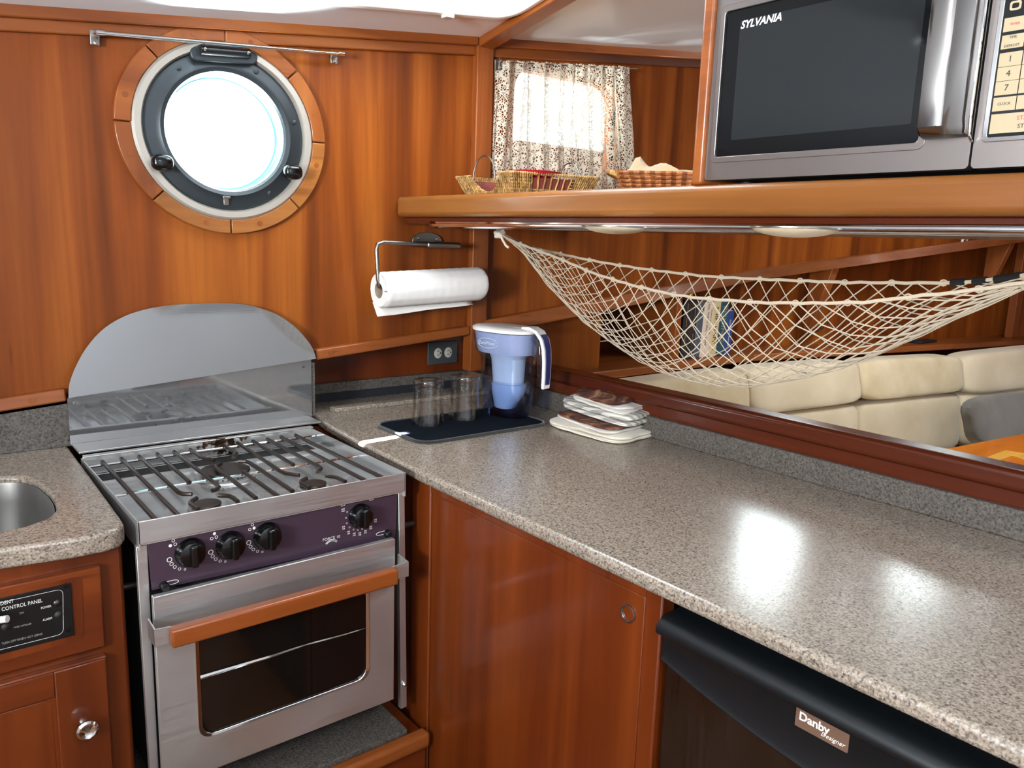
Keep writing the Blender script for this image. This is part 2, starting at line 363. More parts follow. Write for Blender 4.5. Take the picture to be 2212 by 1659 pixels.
def tube(bm, pts, r, n=8, closed=False, caps=True):
    pts = [Vector(p) for p in pts]; rings = []; N = len(pts); u0 = None
    for i, p in enumerate(pts):
        if closed: t = pts[(i+1) % N]-pts[i-1]
        else: t = pts[min(i+1, N-1)]-pts[max(i-1, 0)]
        if u0 is None: u, w = frame_dirs(t)
        else:
            t = t.normalized(); u = (u0-t*u0.dot(t))
            if u.length < 1e-4: u, w = frame_dirs(t)
            u.normalize(); w = u.cross(t)
        u0 = u; rr = r[i] if isinstance(r, (list, tuple)) else r
        rings.append([bm.verts.new(p+(u*math.cos(2*math.pi*k/n)+w*math.sin(2*math.pi*k/n))*rr) for k in range(n)])
    for i in range(N if closed else N-1):
        a, b = rings[i], rings[(i+1) % N]
        for k in range(n): bm.faces.new((a[k], a[(k+1) % n], b[(k+1) % n], b[k]))
    if caps and not closed: bm.faces.new(rings[0][::-1]); bm.faces.new(rings[-1])
def T(pts, r, n=8, closed=False):
    bm = bmesh.new(); tube(bm, pts, r, n, closed); return bm
def lathe(bm, prof, c, axis=(0, 0, 1), n=32, sx=1.0, sy=1.0, u=None):
    """prof: list of (radius, height along axis)"""
    axis = Vector(axis).normalized(); c = Vector(c)
    if u is None: u, w = frame_dirs(axis)
    else: u = Vector(u).normalized(); w = axis.cross(u)
    rings = []
    for r, h in prof:
        if r < 1e-6: rings.append([bm.verts.new(c+axis*h)])
        else: rings.append([bm.verts.new(c+axis*h+u*(math.cos(2*math.pi*k/n)*r*sx)+w*(math.sin(2*math.pi*k/n)*r*sy)) for k in range(n)])
    for a, b in zip(rings, rings[1:]):
        for k in range(n):
            if len(a) == 1 and len(b) == 1: break
            if len(a) == 1: bm.faces.new((a[0], b[(k+1) % n], b[k]))
            elif len(b) == 1: bm.faces.new((a[k], a[(k+1) % n], b[0]))
            else: bm.faces.new((a[k], a[(k+1) % n], b[(k+1) % n], b[k]))
def L(prof, c, axis=(0, 0, 1), n=32, **kw):
    bm = bmesh.new(); lathe(bm, prof, c, axis, n, **kw); return bm
def surf(bm, grid, closed_u=False, uv=False):
    R = [[bm.verts.new(p) for p in row] for row in grid]; nu, nv = len(R), len(R[0])
    lay = bm.loops.layers.uv.verify() if uv else None
    for i in range(nu if closed_u else nu-1):
        for j in range(nv-1):
            a = (i, j); q = (R[i][j], R[(i+1) % nu][j], R[(i+1) % nu][j+1], R[i][j+1])
            f = bm.faces.new(q)
            if uv:
                for lp, (ii, jj) in zip(f.loops, ((i, j), (i+1, j), (i+1, j+1), (i, j+1))): lp[lay].uv = (ii/(nu-1), jj/(nv-1))
def soft(bm, C8, p=5.0, n=9, wob=0.0, seed=0):
    """a stuffed block: the eight corners of a box, rounded by a p-norm"""
    rnd = random.Random(seed); C8 = [Vector(c) for c in C8]
    tmp = bmesh.new(); bmesh.ops.create_cube(tmp, size=2); bmesh.ops.subdivide_edges(tmp, edges=tmp.edges, cuts=n, use_grid_fill=True)
    mp = {}; ph = [rnd.uniform(0, 6) for _ in range(6)]
    for v in tmp.verts:
        q = v.co; L_ = (abs(q.x)**p+abs(q.y)**p+abs(q.z)**p)**(1/p); q = q/L_
        if wob: q = q*(1+wob*(math.sin(q.x*5+ph[0])*math.sin(q.y*4+ph[1])+math.sin(q.z*5+ph[2]+q.x*3)*0.7))
        a, b, c = (q.x+1)/2, (q.y+1)/2, (q.z+1)/2
        bot = (C8[0]*(1-a)+C8[1]*a)*(1-b)+(C8[3]*(1-a)+C8[2]*a)*b
        top = (C8[4]*(1-a)+C8[5]*a)*(1-b)+(C8[7]*(1-a)+C8[6]*a)*b
        mp[v] = bm.verts.new(bot*(1-c)+top*c)
    for f in tmp.faces: bm.faces.new([mp[v] for v in f.verts])
    tmp.free()
def rrect(cx, cy, w, h, r, n=6):
    out = []
    for sx, sy, a0 in ((1, 1, 0), (-1, 1, 90), (-1, -1, 180), (1, -1, 270)):
        for k in range(n+1):
            a = math.radians(a0+90*k/n); out.append((cx+sx*(w/2-r)+r*math.cos(a), cy+sy*(h/2-r)+r*math.sin(a)))
    return out
def rquad(P, r, n=5):
    """round the corners of a planar polygon given as 3D points"""
    P = [Vector(p) for p in P]; out = []
    for i in range(len(P)):
        a, b, c = P[i-1], P[i], P[(i+1) % len(P)]
        rr = min(r, (a-b).length*0.49, (c-b).length*0.49); p0 = b+(a-b).normalized()*rr; p1 = b+(c-b).normalized()*rr
        for k in range(n+1):
            t = k/n; out.append(p0*(1-t)**2+b*2*t*(1-t)+p1*t*t)
    return out
def text(name, s, size, at, right, up, mat, parent, thick=0.0004, shear=0.0, align='CENTER', bold=0.0, sx=1.0):
    cu = bpy.data.curves.new(name, 'FONT'); cu.body = s; cu.size = size; cu.extrude = thick/2; cu.shear = shear
    cu.align_x = align; cu.align_y = 'CENTER'; cu.offset = bold; cu.resolution_u = 3
    o = bpy.data.objects.new(name, cu); COL.objects.link(o)
    dg = bpy.context.evaluated_depsgraph_get(); me = bpy.data.meshes.new_from_object(o.evaluated_get(dg))
    bpy.data.objects.remove(o); bpy.data.curves.remove(cu)
    r = Vector(right).normalized(); u = Vector(up); u = (u-r*u.dot(r)).normalized(); n = r.cross(u)
    me.transform(Matrix(((r.x*sx, u.x, n.x, at[0]), (r.y*sx, u.y, n.y, at[1]), (r.z*sx, u.z, n.z, at[2]), (0, 0, 0, 1))))
    o = bpy.data.objects.new(name, me); COL.objects.link(o); me.materials.clear(); me.materials.append(M[mat])
    if parent is not None: o.parent = parent; me.transform(Matrix.Translation(-wloc(parent)))
    return o
def cop(o, parent=None):
    c = o.copy(); COL.objects.link(c); c.parent = parent
    for ch in [k for k in o.children]: cop(ch, c)
    return c
def circ(cx, cz, rx, rz, y, n=64): return [(cx+rx*math.cos(2*math.pi*k/n), y, cz+rz*math.sin(2*math.pi*k/n)) for k in range(n)]

# ================================================================ the cabin shell
YB = 1.9                      # galley hull lining
X0, X1, Y0 = -1.3, 5.0, -1.7
PC = (0.668, 1.9, 1.618)      # porthole centre
def wall(name, loops, off, mat, label=None): 
    bm = bmesh.new(); plate(bm, loops, off); return struct(obj(name, bm, mat, smooth=False), label)
XP = 1.40
wall('wall_back', [[(X0, YB, railz(X0)), (XP, YB, railz(XP)), (XP, YB, CZ(XP, YB)+.03), (X0, YB, CZ(X0, YB)+.03)],
                   circ(PC[0], PC[2], .206, .196, YB)], (0, .05, 0), 'wood_wall', 'varnished cherry hull lining behind the stove')
# the recess below the lining, right of the stove
bm = bmesh.new(); box(bm, (.875, 2.05, .9), (1.55, 2.08, 1.2)); box(bm, (.875, 1.91, 1.125), (1.55, 2.05, 1.15)); box(bm, (.845, 1.91, .9), (.875, 2.08, 1.15))
struct(obj('wall_back_recess', bm, 'wood_cab', smooth=False), 'dark recessed panel under the wall rail with the outlet')
# saloon hull lining
def sal(x, z, off=0): return (x, hull(x)+off, z)
def srail(x):                # height of the saloon rail, read along its run
    a, b = pxh(1050, 704), pxh(2110, 526); return a.z+(b.z-a.z)*(x-a.x)/(b.x-a.x)
XS = 1.42
W2 = (1.52, 1.96, 1.60, 1.90); W3 = (2.88, 3.30, 1.62, 2.05); W4 = (3.95, 4.55, 1.90, 2.25)
def rr3(w, off=0): return [sal(x, z, off) for x, z in rrect((w[0]+w[1])/2, (w[2]+w[3])/2, w[1]-w[0], w[3]-w[2], .07)]
wall('wall_saloon', [[sal(XS, srail(XS)), sal(2.85, srail(2.85)), sal(2.85, CZ(2.85, 1.9)+.03), sal(XS, CZ(XS, 1.9)+.03)], rr3(W2)], (0, .05, 0), 'wood_wall', 'cherry hull lining of the saloon above the book shelf')
wall('wall_saloon_forward', [[sal(2.85, srail(2.85)), sal(X1, srail(X1)), sal(X1, CZ(X1, hull(X1))+.03), sal(2.85, CZ(2.85, 1.9)+.03)], rr3(W3), rr3(W4)], (HS*.05, .05, 0), 'wood_wall')
LZ = .955                     # ledge under the books
def niche(x0, x1, d, z0=LZ-.02):
    bm = bmesh.new()
    prism(bm, [sal(x0, z0, d), sal(x1, z0, d), sal(x1, srail(x1)+.1, d), sal(x0, srail(x0)+.1, d)], (0, .02, 0)); return bm
struct(obj('wall_niche_aft', niche(1.53, 1.99, .045), 'wood_wall', smooth=False))
struct(obj('wall_niche_locker', niche(1.99, 2.36, .34), 'wood_cab', smooth=False))
struct(obj('wall_niche_forward', niche(2.36, 2.85, .17), 'wood_wall', smooth=False))
struct(obj('wall_niche_bow', niche(2.85, X1, .17), 'wood_wall', smooth=False))
bm = bmesh.new()
for a, b in ((1.55, 2.85), (2.85, X1)):
    prism(bm, [sal(a, LZ-.03, -.02), sal(b, LZ-.03, -.02), sal(b, LZ-.03, .36), sal(a, LZ-.03, .36)], (0, 0, .03))
    prism(bm, [sal(a, srail(a)-.01, .02), sal(b, srail(b)-.01, .02), sal(b, srail(b)-.01, .36), sal(a, srail(a)-.01, .36)], (0, 0, .02))
struct(obj('trim_book_ledge', bm, 'wood_x', bev=.004), 'cherry ledge along the top of the settee backs')
bm = bmesh.new(); box(bm, (1.98, 1.946, LZ), (1.992, 2.24, 1.25)); box(bm, (2.355, 1.905, LZ), (2.385, 2.24, 1.2)); 
struct(obj('trim_niche_divider', bm, 'wood_z', bev=.003), 'upright divider left of the books')
def rail_h(x0, x1, zf, h, d, nm, mat, lab, f=lambda x: 1.9):
    bm = bmesh.new(); xs = [x0]+([2.85] if x0 < 2.85 < x1 else [])+[x1]
    for a, b in zip(xs, xs[1:]):
        hexa(bm, [(a, f(a)-d, zf(a)-h), (b, f(b)-d, zf(b)-h), (b, f(b)+.01, zf(b)-h), (a, f(a)+.01, zf(a)-h),
                  (a, f(a)-d*.75, zf(a)+h), (b, f(b)-d*.75, zf(b)+h), (b, f(b)+.01, zf(b)+h), (a, f(a)+.01, zf(a)+h)])
    return struct(obj(nm, bm, mat, bev=.004, weld=True), lab)
def plug(bm, c, r=.0065): lathe(bm, [(r, 0), (r, .0012), (0, .0012)], c, (0, -1, 0), 14)
tr = rail_h(X0, .299, railz, .0135, .022, 'trim_1', 'wood_x', 'wall rail left of the stove')
bm = bmesh.new(); plug(bm, (.235, 1.8795, railz(.235))); obj('wood_plug', bm, 'wood_z', tr)
tr = rail_h(.878, XP-.03, railz, .0135, .022, 'trim_2', 'wood_x', 'wall rail right of the stove')
bm = bmesh.new(); plug(bm, (.918, 1.8795, railz(.918))); obj('wood_plug', bm, 'wood_z', tr)
rail_h(XS, X1, srail, .022, .03, 'trim_3', 'wood_x', 'long rail under the saloon hull lining', hull)
# cornice boards under the deck
def board(nm, x0, x1, a, b, d, mat, lab, f=lambda x: 1.9):
    bm = bmesh.new(); xs = [x0]+([2.85] if x0 < 2.85 < x1 else [])+[x1]
    for p, q in zip(xs, xs[1:]):
        c = lambda x: CZ(x, f(x))
        hexa(bm, [(p, f(p)-d, c(p)-a), (q, f(q)-d, c(q)-a), (q, f(q)+.01, c(q)-a), (p, f(p)+.01, c(p)-a), (p, f(p)-d, c(p)-b), (q, f(q)-d, c(q)-b), (q, f(q)+.01, c(q)-b), (p, f(p)+.01, c(p)-b)])
    return struct(obj(nm, bm, mat, bev=.003, weld=True), lab)
board('trim_4', X0, 1.372, .042, .0, .012, 'wood_x', 'cornice board above the porthole')
board('trim_5', X0, 1.372, .018, -.01, .026, 'wood_x', 'cornice moulding above the porthole')
board('trim_6', 1.43, X1, .044, .0, .012, 'wood_x', 'cornice board above the lace curtain', hull)
board('trim_7', 1.43, X1, .018, -.01, .026, 'wood_x', 'cornice moulding above the lace curtain', hull)
# post and deck beam
bm = bmesh.new(); box(bm, (1.372, 1.878, 1.0), (1.43, 1.92, CZ(1.4, 1.9)-.003))
tr = struct(obj('trim_post', bm, 'wood_z', bev=.003), 'upright cherry post between galley and saloon')
bm = bmesh.new(); plug(bm, (1.40, 1.878, 1.87)); obj('wood_plug', bm, 'wood_z', tr)
bm = bmesh.new()
bz = lambda y: CZ(1.41, y)
for y0, y1 in ((1.9, .9), (.9, -.2), (-.2, Y0)):
    hexa(bm, [(1.375, y1, bz(y1)-.028), (1.428, y1, bz(y1)-.028), (1.428, y0, bz(y0)-.028), (1.375, y0, bz(y0)-.028),
              (1.375, y1, bz(y1)+.02), (1.428, y1, bz(y1)+.02), (1.428, y0, bz(y0)+.02), (1.375, y0, bz(y0)+.02)])
struct(obj('trim_deck_beam', bm, 'wood_y', bev=.003, weld=True), 'cherry deck beam crossing the white headliner')
# ceiling with the hatches
def cp(x, y, o=0): return (x, y, CZ(x, y)+o)
HX = (.78, 1.36, 1.14, 1.722); SHX = (2.7, 3.5, .15, .95); CWX = (-.4, .7, -1.45, -.45)
def crr(h, r, o=0, g=0): return [cp(x, y, o) for x, y in rrect((h[0]+h[1])/2, (h[2]+h[3])/2, h[1]-h[0]+2*g, h[3]-h[2]+2*g, r)]
wall('ceiling', [[cp(X0-.05, Y0-.05), cp(X1+.05, Y0-.05), cp(X1+.05, 2.3), cp(X0-.05, 2.3)], crr(HX, .06), crr(SHX, .06), crr(CWX, .05)], (0, 0, .04), 'white_paint', 'white glossy headliner')
bm = bmesh.new(); box(bm, (X0-.05, Y0-.05, -.03), (X1+.05, 2.3, 0)); struct(obj('floor', bm, 'wood_floor', smooth=False), 'teak cabin sole')
bm = bmesh.new(); plate(bm, [[(X0, Y0, 0), (X0, 2.0, 0), (X0, 2.0, 2.6), (X0, Y0, 2.6)], [(X0, y, z) for y, z in rrect(-.1, 1.62, 1.3, .75, .05)]], (-.05, 0, 0)); struct(obj('wall_left', bm, 'white_paint', smooth=False))  # opening in this unseen wall is added to admit the side fill
bm = bmesh.new(); box(bm, (X0, Y0-.05, 0), (X1, Y0, 3.1)); struct(obj('wall_front', bm, 'white_paint', smooth=False))
bm = bmesh.new(); box(bm, (X1, Y0, 0), (X1+.05, 2.2, 3.1)); struct(obj('wall_right', bm, 'wood_wall', smooth=False), 'forward bulkhead of the saloon')
bm = bmesh.new(); box(bm, (X0, 2.06, 0), (1.56, 2.1, 1.2)); box(bm, (X0, 1.92, .9), (.84, 2.06, .93)); prism(bm, [(1.55, 2.28, 0), (2.85, 2.28, 0), (X1, 1.9, 0), (X1, 1.95, 0), (2.85, 2.33, 0), (1.55, 2.33, 0)], (0, 0, 1.75))
struct(obj('wall_hull_outer', bm, 'wood_cab', smooth=False))

# ---- hatch overhead
def ring(bm, a, b, off): plate(bm, [a, b], off)
hs = struct(bpy.data.objects.new('window_hatch', None), 'open deck hatch in the white headliner, top edge of the picture'); COL.objects.link(hs); hs.location = cp(1.08, 1.43)
bm = bmesh.new(); ring(bm, crr(HX, .075, -.012, .016), crr(HX, .055, -.012, -.006), (0, 0, .014)); obj('hatch_frame', bm, 'white_plastic', hs, bev=.005)
bm = bmesh.new(); plate(bm, [crr(HX, .05, .003, .002)], (0, 0, .006)); obj('hatch_pane', bm, 'frost', hs, smooth=False)
bm = bmesh.new(); ring(bm, crr(HX, .08, -.004, .023), crr(HX, .075, -.004, .0155), (0, 0, .006)); obj('hatch_trim', bm, 'wood_x', hs)
bm = bmesh.new(); lathe(bm, [(.008, 0), (.008, .014), (.0, .014)], cp(1.16, 1.724, -.006), (0, 0, -1), 14); box(bm, (1.148, 1.705, CZ(1.16, 1.72)-.024), (1.172, 1.73, CZ(1.16, 1.72)-.014)); obj('hatch_latch', bm, 'ivory', hs, bev=.002)
for nm, h in (('assumed_saloon_hatch', SHX), ('added_fill_opening', CWX)):  # both unseen: first assumed from saloon brightness, second added to admit the overhead fill
    bm = bmesh.new(); ring(bm, crr(h, .07, -.01, .03), crr(h, .05, -.01, -.005), (0, 0, .06)); struct(obj(nm, bm, 'wood_y', bev=.003))

# ================================================================ porthole = window_1
po = struct(bpy.data.objects.new('window_1', None), 'round porthole in a dark frame with a segmented wooden surround'); COL.objects.link(po); po.location = (PC[0], 1.9, 1.39)
def arc_plate(bm, r0, r1, a0, a1, y, dy, n=14, sx=1.0, sz=.948):
    P = []
    for k in range(n+1): a = a0+(a1-a0)*k/n; P.append((PC[0]+r1*sx*math.cos(a), y, PC[2]+r1*sz*math.sin(a)))
    for k in range(n, -1, -1): a = a0+(a1-a0)*k/n; P.append((PC[0]+r0*sx*math.cos(a), y, PC[2]+r0*sz*math.sin(a)))
    prism(bm, P, (0, dy, 0))
for k in range(8):
    a0 = math.radians(-90+45*k+.35); a1 = math.radians(-90+45*(k+1)-.35)
    bm = bmesh.new(); arc_plate(bm, .2085, .2425, a0, a1, 1.8862-.0008*(k % 3), .02)
    s = obj('wood_surround', bm, ('wood_light' if k in (0, 7, 1) else 'wood_x' if k % 2 else 'wood_z'), po, bev=.002)
    am = math.radians(-90+45*k+(30 if k % 2 else 18)); bm = bmesh.new(); plug(bm, (PC[0]+.2255*math.cos(am), 1.8862-.0008*(k % 3), PC[2]+.2255*.948*math.sin(am)), .006); obj('wood_plug', bm, 'wood_z', s)
KZ = dict(sx=1.0, sy=.948, u=(1, 0, 0), n=72)
obj('flange_ring', L([(.186, -.07), (.186, .012), (.190, .018), (.203, .018), (.2085, .012), (.2085, -.02)], PC, (0, -1, 0), **KZ), 'flange', po)
obj('opening_frame', L([(.137, -.045), (.137, .004), (.141, .012), (.150, .016), (.160, .010), (.176, .010), (.1855, .006), (.1855, -.06), (.150, -.06), (.137, -.045)], PC, (0, -1, 0), **KZ), 'frame_dark', po)
obj('glass_seal', L([(.1376, .006), (.1366, .004), (.1366, -.012), (.1372, -.014), (.1350, -.022), (.1355, -.024), (.1325, -.031), (.130, -.032), (.128, -.040)], PC, (0, -1, 0), **KZ), 'rim_teal', po)
bm = bmesh.new(); plate(bm, [circ(PC[0], PC[2], .1365, .1294, 1.935, 48)], (0, .006, 0)); obj('glass', bm, 'pane', po, smooth=False)
bm = bmesh.new(); prism(bm, rquad([(.590, 1.878, 1.762), (.735, 1.878, 1.776), (.742, 1.878, 1.800), (.70, 1.878, 1.811), (.62, 1.878, 1.806), (.585, 1.878, 1.786)], .012), (0, .025, 0))
hg = obj('hinge', bm, 'frame_dark', po, bev=.003)
obj('hinge_pin', T([(.607, 1.874, 1.787), (.718, 1.874, 1.797)], .0105, 14), 'black', hg)
for c in ((.614, 1.863, 1.788), (.711, 1.863, 1.796)): obj('screw', L([(.0035, 0), (.0035, .003), (0, .004)], c, (0, -1, 0), 10), 'pewter', hg)
for c, s in ((px(632, 372, 1, 1.86), 1), (px(350, 352, 1, 1.86), -1)):
    bm = bmesh.new(); lathe(bm, [(.011, 0), (.011, .03), (.009, .034), (0, .034)], (c[0], 1.892, c[2]), (0, -1, 0), 18)
    d = obj('dog_post', bm, 'black_gloss', po)
    bm = bmesh.new(); soft(bm, [(c[0]+dx, c[1]+dy, c[2]+dz) for dz in (-.018, .018) for dx, dy in ((-.023, -.018), (.023, -.018), (.023, .014), (-.023, .014))], 2.6, 6)
    bm2 = obj('dog_knob', bm, 'black_gloss', d)
for a in (15, 65, 128, 215, 305):
    a = math.radians(a); obj('frame_screw', L([(.0055, 0), (.0055, .002), (.004, .003), (0, .003)], (PC[0]+.169*math.cos(a), 1.89, PC[2]+.169*.948*math.sin(a)), (0, -1, 0), 12), 'frame_dark', po)
bm = bmesh.new(); c = px(487, 433, 1, 1.888); box(bm, (c.x-.006, 1.882, c.z-.011), (c.x+.006, 1.892, c.z+.006)); box(bm, (c.x-.009, 1.878, c.z+.004), (c.x+.009, 1.892, c.z+.010)); obj('frame_catch', bm, 'pewter', po, bev=.001)

# other windows
for nm, w, lab in (('window_2', W2, 'bright saloon window behind the lace curtain'), ('window_3', W3, None), ('window_4', W4, None)):
    o = bpy.data.objects.new(nm, None); COL.objects.link(o); o.location = sal((w[0]+w[1])/2, w[2]); struct(o, lab)
    g = (w[0]-.018, w[1]+.018, w[2]-.018, w[3]+.018); bm = bmesh.new(); ring(bm, rr3(g, -.008), rr3(w, -.008), (0, .03, 0)); obj('window_frame', bm, 'wood_z', o, bev=.003)
    bm = bmesh.new(); plate(bm, [rr3(w, .03)], (0, .004, 0)); obj('pane', bm, 'pane', o, smooth=False)

# ================================================================ half bulkhead behind the long counter
bm = bmesh.new(); box(bm, (1.49, -.6, 0), (1.53, 2.06, 1.0)); struct(obj('wall_divider', bm, 'wood_cap', smooth=False), 'low mahogany half bulkhead behind the long counter')
bm = bmesh.new(); box(bm, (1.482, -.6, .998), (1.545, 2.06, 1.038)); struct(obj('trim_cap', bm, 'wood_cap', bev=.012, seg=4), 'rounded mahogany cap rail on the half bulkhead')

# ================================================================ worktops
def slab(name, pts, z0, z1, mat, holes=(), bev=.008):
    bm = bmesh.new(); plate(bm, [[(x, y, z0) for x, y in pts]]+[[(x, y, z0) for x, y in h] for h in holes], (0, 0, z1-z0)); return obj(name, bm, mat, bev=bev, seg=3)
ct = thing('worktop', 'long speckled taupe stone worktop with pitcher, glasses and towels on it', 'worktop', (1.15, .9, .895))
o = slab('slab', [(.838, -.6), (1.49, -.6), (1.49, 2.05), (.88, 2.05), (.879, 1.89), (.862, 1.80), (.846, 1.60), (.838, 1.3)], .895, .92, 'granite'); o.parent = ct; o.data.transform(Matrix.Translation(-ct.location))
bm = bmesh.new(); box(bm, (1.474, -.6, .9202), (1.4895, 2.046, .973)); obj('side_splash', bm, 'granite_dark_shade', ct, bev=.002)
bm = bmesh.new(); box(bm, (.877, 2.03, .945), (1.472, 2.05, .974)); obj('back_splash', bm, 'granite_dark_shade', ct, bev=.002)
bm = bmesh.new(); box(bm, (.878, 2.036, .9202), (1.472, 2.05, .9449)); obj('dark_strip', bm, 'dark_strip', ct, bev=.001)
bm = bmesh.new(); box(bm, (.935, 1.893, .9203), (1.46, 1.925, .9315)); obj('ledge_strip', bm, 'granite', ct, bev=.001)

lc = thing('worktop', 'short speckled taupe stone worktop around the sink, left of the stove', 'worktop', (-.2, 1.6, .89))
SK = [(-.22, 1.395), (.10, 1.397), (.150, 1.403), (.184, 1.423), (.205, 1.462), (.2125, 1.52), (.2125, 1.57), (.205, 1.65), (.188, 1.695), (.15, 1.715), (.10, 1.717), (-.22, 1.717), (-.26, 1.68), (-.26, 1.43)]
o = slab('slab', [(X0, 1.36), (-.1, 1.345), (.10, 1.318), (.2, 1.303), (.245, 1.302), (.268, 1.310), (.281, 1.333), (.283, 1.36), (.296, 1.87), (.296, 1.9), (X0, 1.9)], .887, .92, 'granite', [SK], .006); o.parent = lc; o.data.transform(Matrix.Translation(-lc.location))
bm = bmesh.new(); prism(bm, [(X0, 1.884, .9202), (.874, 1.884, .9202), (.874, 1.884, railz(.874)-.02), (.29, 1.884, railz(.29)-.0145), (X0, 1.884, railz(X0)-.0145)], (0, .015, 0)); obj('back_splash', bm, 'granite_dark_shade', lc, bev=.001)
sk = thing('sink', 'undermounted stainless steel sink at the left edge', 'sink', (-.02, 1.55, .75))
bm = bmesh.new(); cx, cy = -.02, 1.555; g = []
for zz, sc_ in ((.9085, .992), (.905, .986), (.87, .975), (.80, .95), (.765, .90), (.752, .80), (.750, .3), (.749, .08)): g.append([(cx+(x-cx)*sc_, cy+(y-cy)*sc_, zz) for x, y in (rp for rp in [(p.x, p.y) for p in rquad([(x, y, 0) for x, y in SK], .05, 4)])])
surf(bm, [r+[r[0]] for r in g]); bmesh.ops.remove_doubles(bm, verts=bm.verts, dist=1e-4); obj('basin', bm, 'steel_sink', sk, sharp=60)
obj('drain', L([(.035, 0), (.035, .003), (.028, .004), (.02, .001), (0, .001)], (cx, cy, .7505), (0, 0, 1), 24), 'chrome', sk)

# ================================================================ left cabinet
YC = 1.362
cb = thing('cabinet', 'dark mahogany sink cabinet with a black switch panel, bottom left corner', 'cabinet', (-.2, 1.6, 0))
def pc(x, y): p = px(x, y, 1, YC); return (p.x, YC, p.z)
bm = bmesh.new(); box(bm, (X0, YC, .05), (.283, YC+.02, .886)); box(bm, (.263, YC+.02, .05), (.283, 1.86, .886)); box(bm, (X0, YC+.02, .05), (.263, 1.86, .07)); obj('carcass', bm, 'wood_cab', cb, bev=.008, seg=3)
dr = obj('drawer_front', B((-.28, YC-.012, .703), (.247, YC+.002, .848)), 'wood_cab_x', cb, bev=.004)
bm = bmesh.new(); a = rquad([(-.2, YC-.013, .724), (.214, YC-.013, .728), (.218, YC-.013, .838), (-.2, YC-.013, .838)], .014); b_ = rquad([(-.2, YC-.013, .737), (.197, YC-.013, .741), (.203, YC-.013, .830), (-.2, YC-.013, .830)], .006)
ring(bm, a, b_, (0, .006, 0)); obj('panel_bezel', bm, 'wood_cab', dr, bev=.002)
gp = obj('switch_panel', B((-.2, YC-.0155, .740), (.2015, YC-.012, .8305)), 'black', cb, bev=.001)
def gt(s, x, y, sz, mat='print', nm='lettering'):
    p = px(x, y, 1, YC-.0157); return text(nm, s, sz, p, (1, 0, 0), (0, 0, 1), mat, gp)
def gr_(t, x, y, sz, mat='print', sx=.8, al='RIGHT'):
    p = px(x, y, 1, YC-.0157); text('lettering', t, sz, p, (1, 0, 0), (0, 0, 1), mat, gp, align=al, sx=sx)
gr_('TRIDENT', 30, 1298, .0085); gr_('LPG GAS CONTROL PANEL', 92, 1297, .0085)
gr_('POWER', 111, 1309, .0052); gr_('ALARM', 113, 1335, .0052); gr_('ON', 52, 1323, .0048, 'print_dim'); gr_('WHEN INSTALLED', 68, 1347, .0036, 'print_dim'); gr_('TURN OFF WHEN NOT USING', 92, 1369, .0050, 'print_dim')
bm = bmesh.new(); o1 = rquad([(-.19, YC-.0158, .7475), (.186, YC-.0158, .7475), (.190, YC-.0158, .8245), (-.19, YC-.0158, .8245)], .010); o2 = rquad([(-.1894, YC-.0158, .7481), (.1854, YC-.0158, .7481), (.1894, YC-.0158, .8239), (-.1894, YC-.0158, .8239)], .009); ring(bm, o1, o2, (0, .0004, 0)); obj('panel_line', bm, 'print', gp)
for x, y in ((142, 1265), (147, 1360)): p = px(x, y, 1, YC-.0157); obj('panel_screw', L([(.004, 0), (.004, .0015), (0, .002)], p, (0, -1, 0), 10), 'black_gloss', gp)
p = px(3, 1332, 1, YC-.016); obj('switch', T([(p.x-.014, YC-.016, p.z-.003), (p.x-.004, YC-.026, p.z), (p.x+.006, YC-.034, p.z+.002)], .0055, 10), 'white_plastic', gp)
for x, y, m_ in ((124, 1303, 'fridge_black'), (126, 1328, 'black_matt'), (12, 1354, 'black_matt')): p = px(x, y, 1, YC-.0157); obj('indicator', L([(.006, 0), (.006, .001), (.003, .0035), (0, .004)], p, (0, -1, 0), 14), m_, gp)
dd = obj('door', B((-.28, YC-.012, .10), (.247, YC+.002, .689)), 'wood_cab', cb, bev=.004)
bm = bmesh.new(); P0 = [(-.2, YC-.0125, .16), (.163, YC-.0125, .16), (.163, YC-.0125, .632), (.150, YC-.0125, .640), (-.2, YC-.0125, .640)]; prism(bm, P0, (0, .004, 0)); obj('door_panel', bm, 'wood_cab', dd, bev=.003)
bm = bmesh.new(); box(bm, (-.28, YC-.0165, .642), (.168, YC-.011, .686)); obj('door_rail', bm, 'wood_cab_x', dd, bev=.002)
bm = bmesh.new(); box(bm, (.168, YC-.0165, .104), (.244, YC-.011, .686)); obj('door_stile', bm, 'wood_cab', dd, bev=.002)
p = px(186, 1571, 1, YC-.03); obj('knob', L([(.009, 0), (.007, .008), (.011, .014), (.0155, .020), (.0165, .025), (.013, .028), (.010, .026), (0, .024)], (p.x, YC-.0165, p.z), (0, -1, 0), 28), 'chrome', dd)

# ================================================================ stove
YF = 1.33
st = thing('stove', 'gimballed stainless marine stove with three burners and an oven door', 'stove', (.55, 1.55, .40))
XL, XR, ZT = .300, .806, .9225
bm = bmesh.new(); box(bm, (XL+.012, YF+.012, .415), (XR-.012, 1.72, .872)); obj('oven_body', bm, 'void', st)
def P3(x, y, yy): p = px(x, y, 1, yy); return (p.x, yy, p.z)
def quad_plate(pix, yy, th, r=0): 
    bm = bmesh.new(); P = [P3(x, y, yy) for x, y in pix]; prism(bm, rquad(P, r) if r else P, (0, th, 0)); return bm
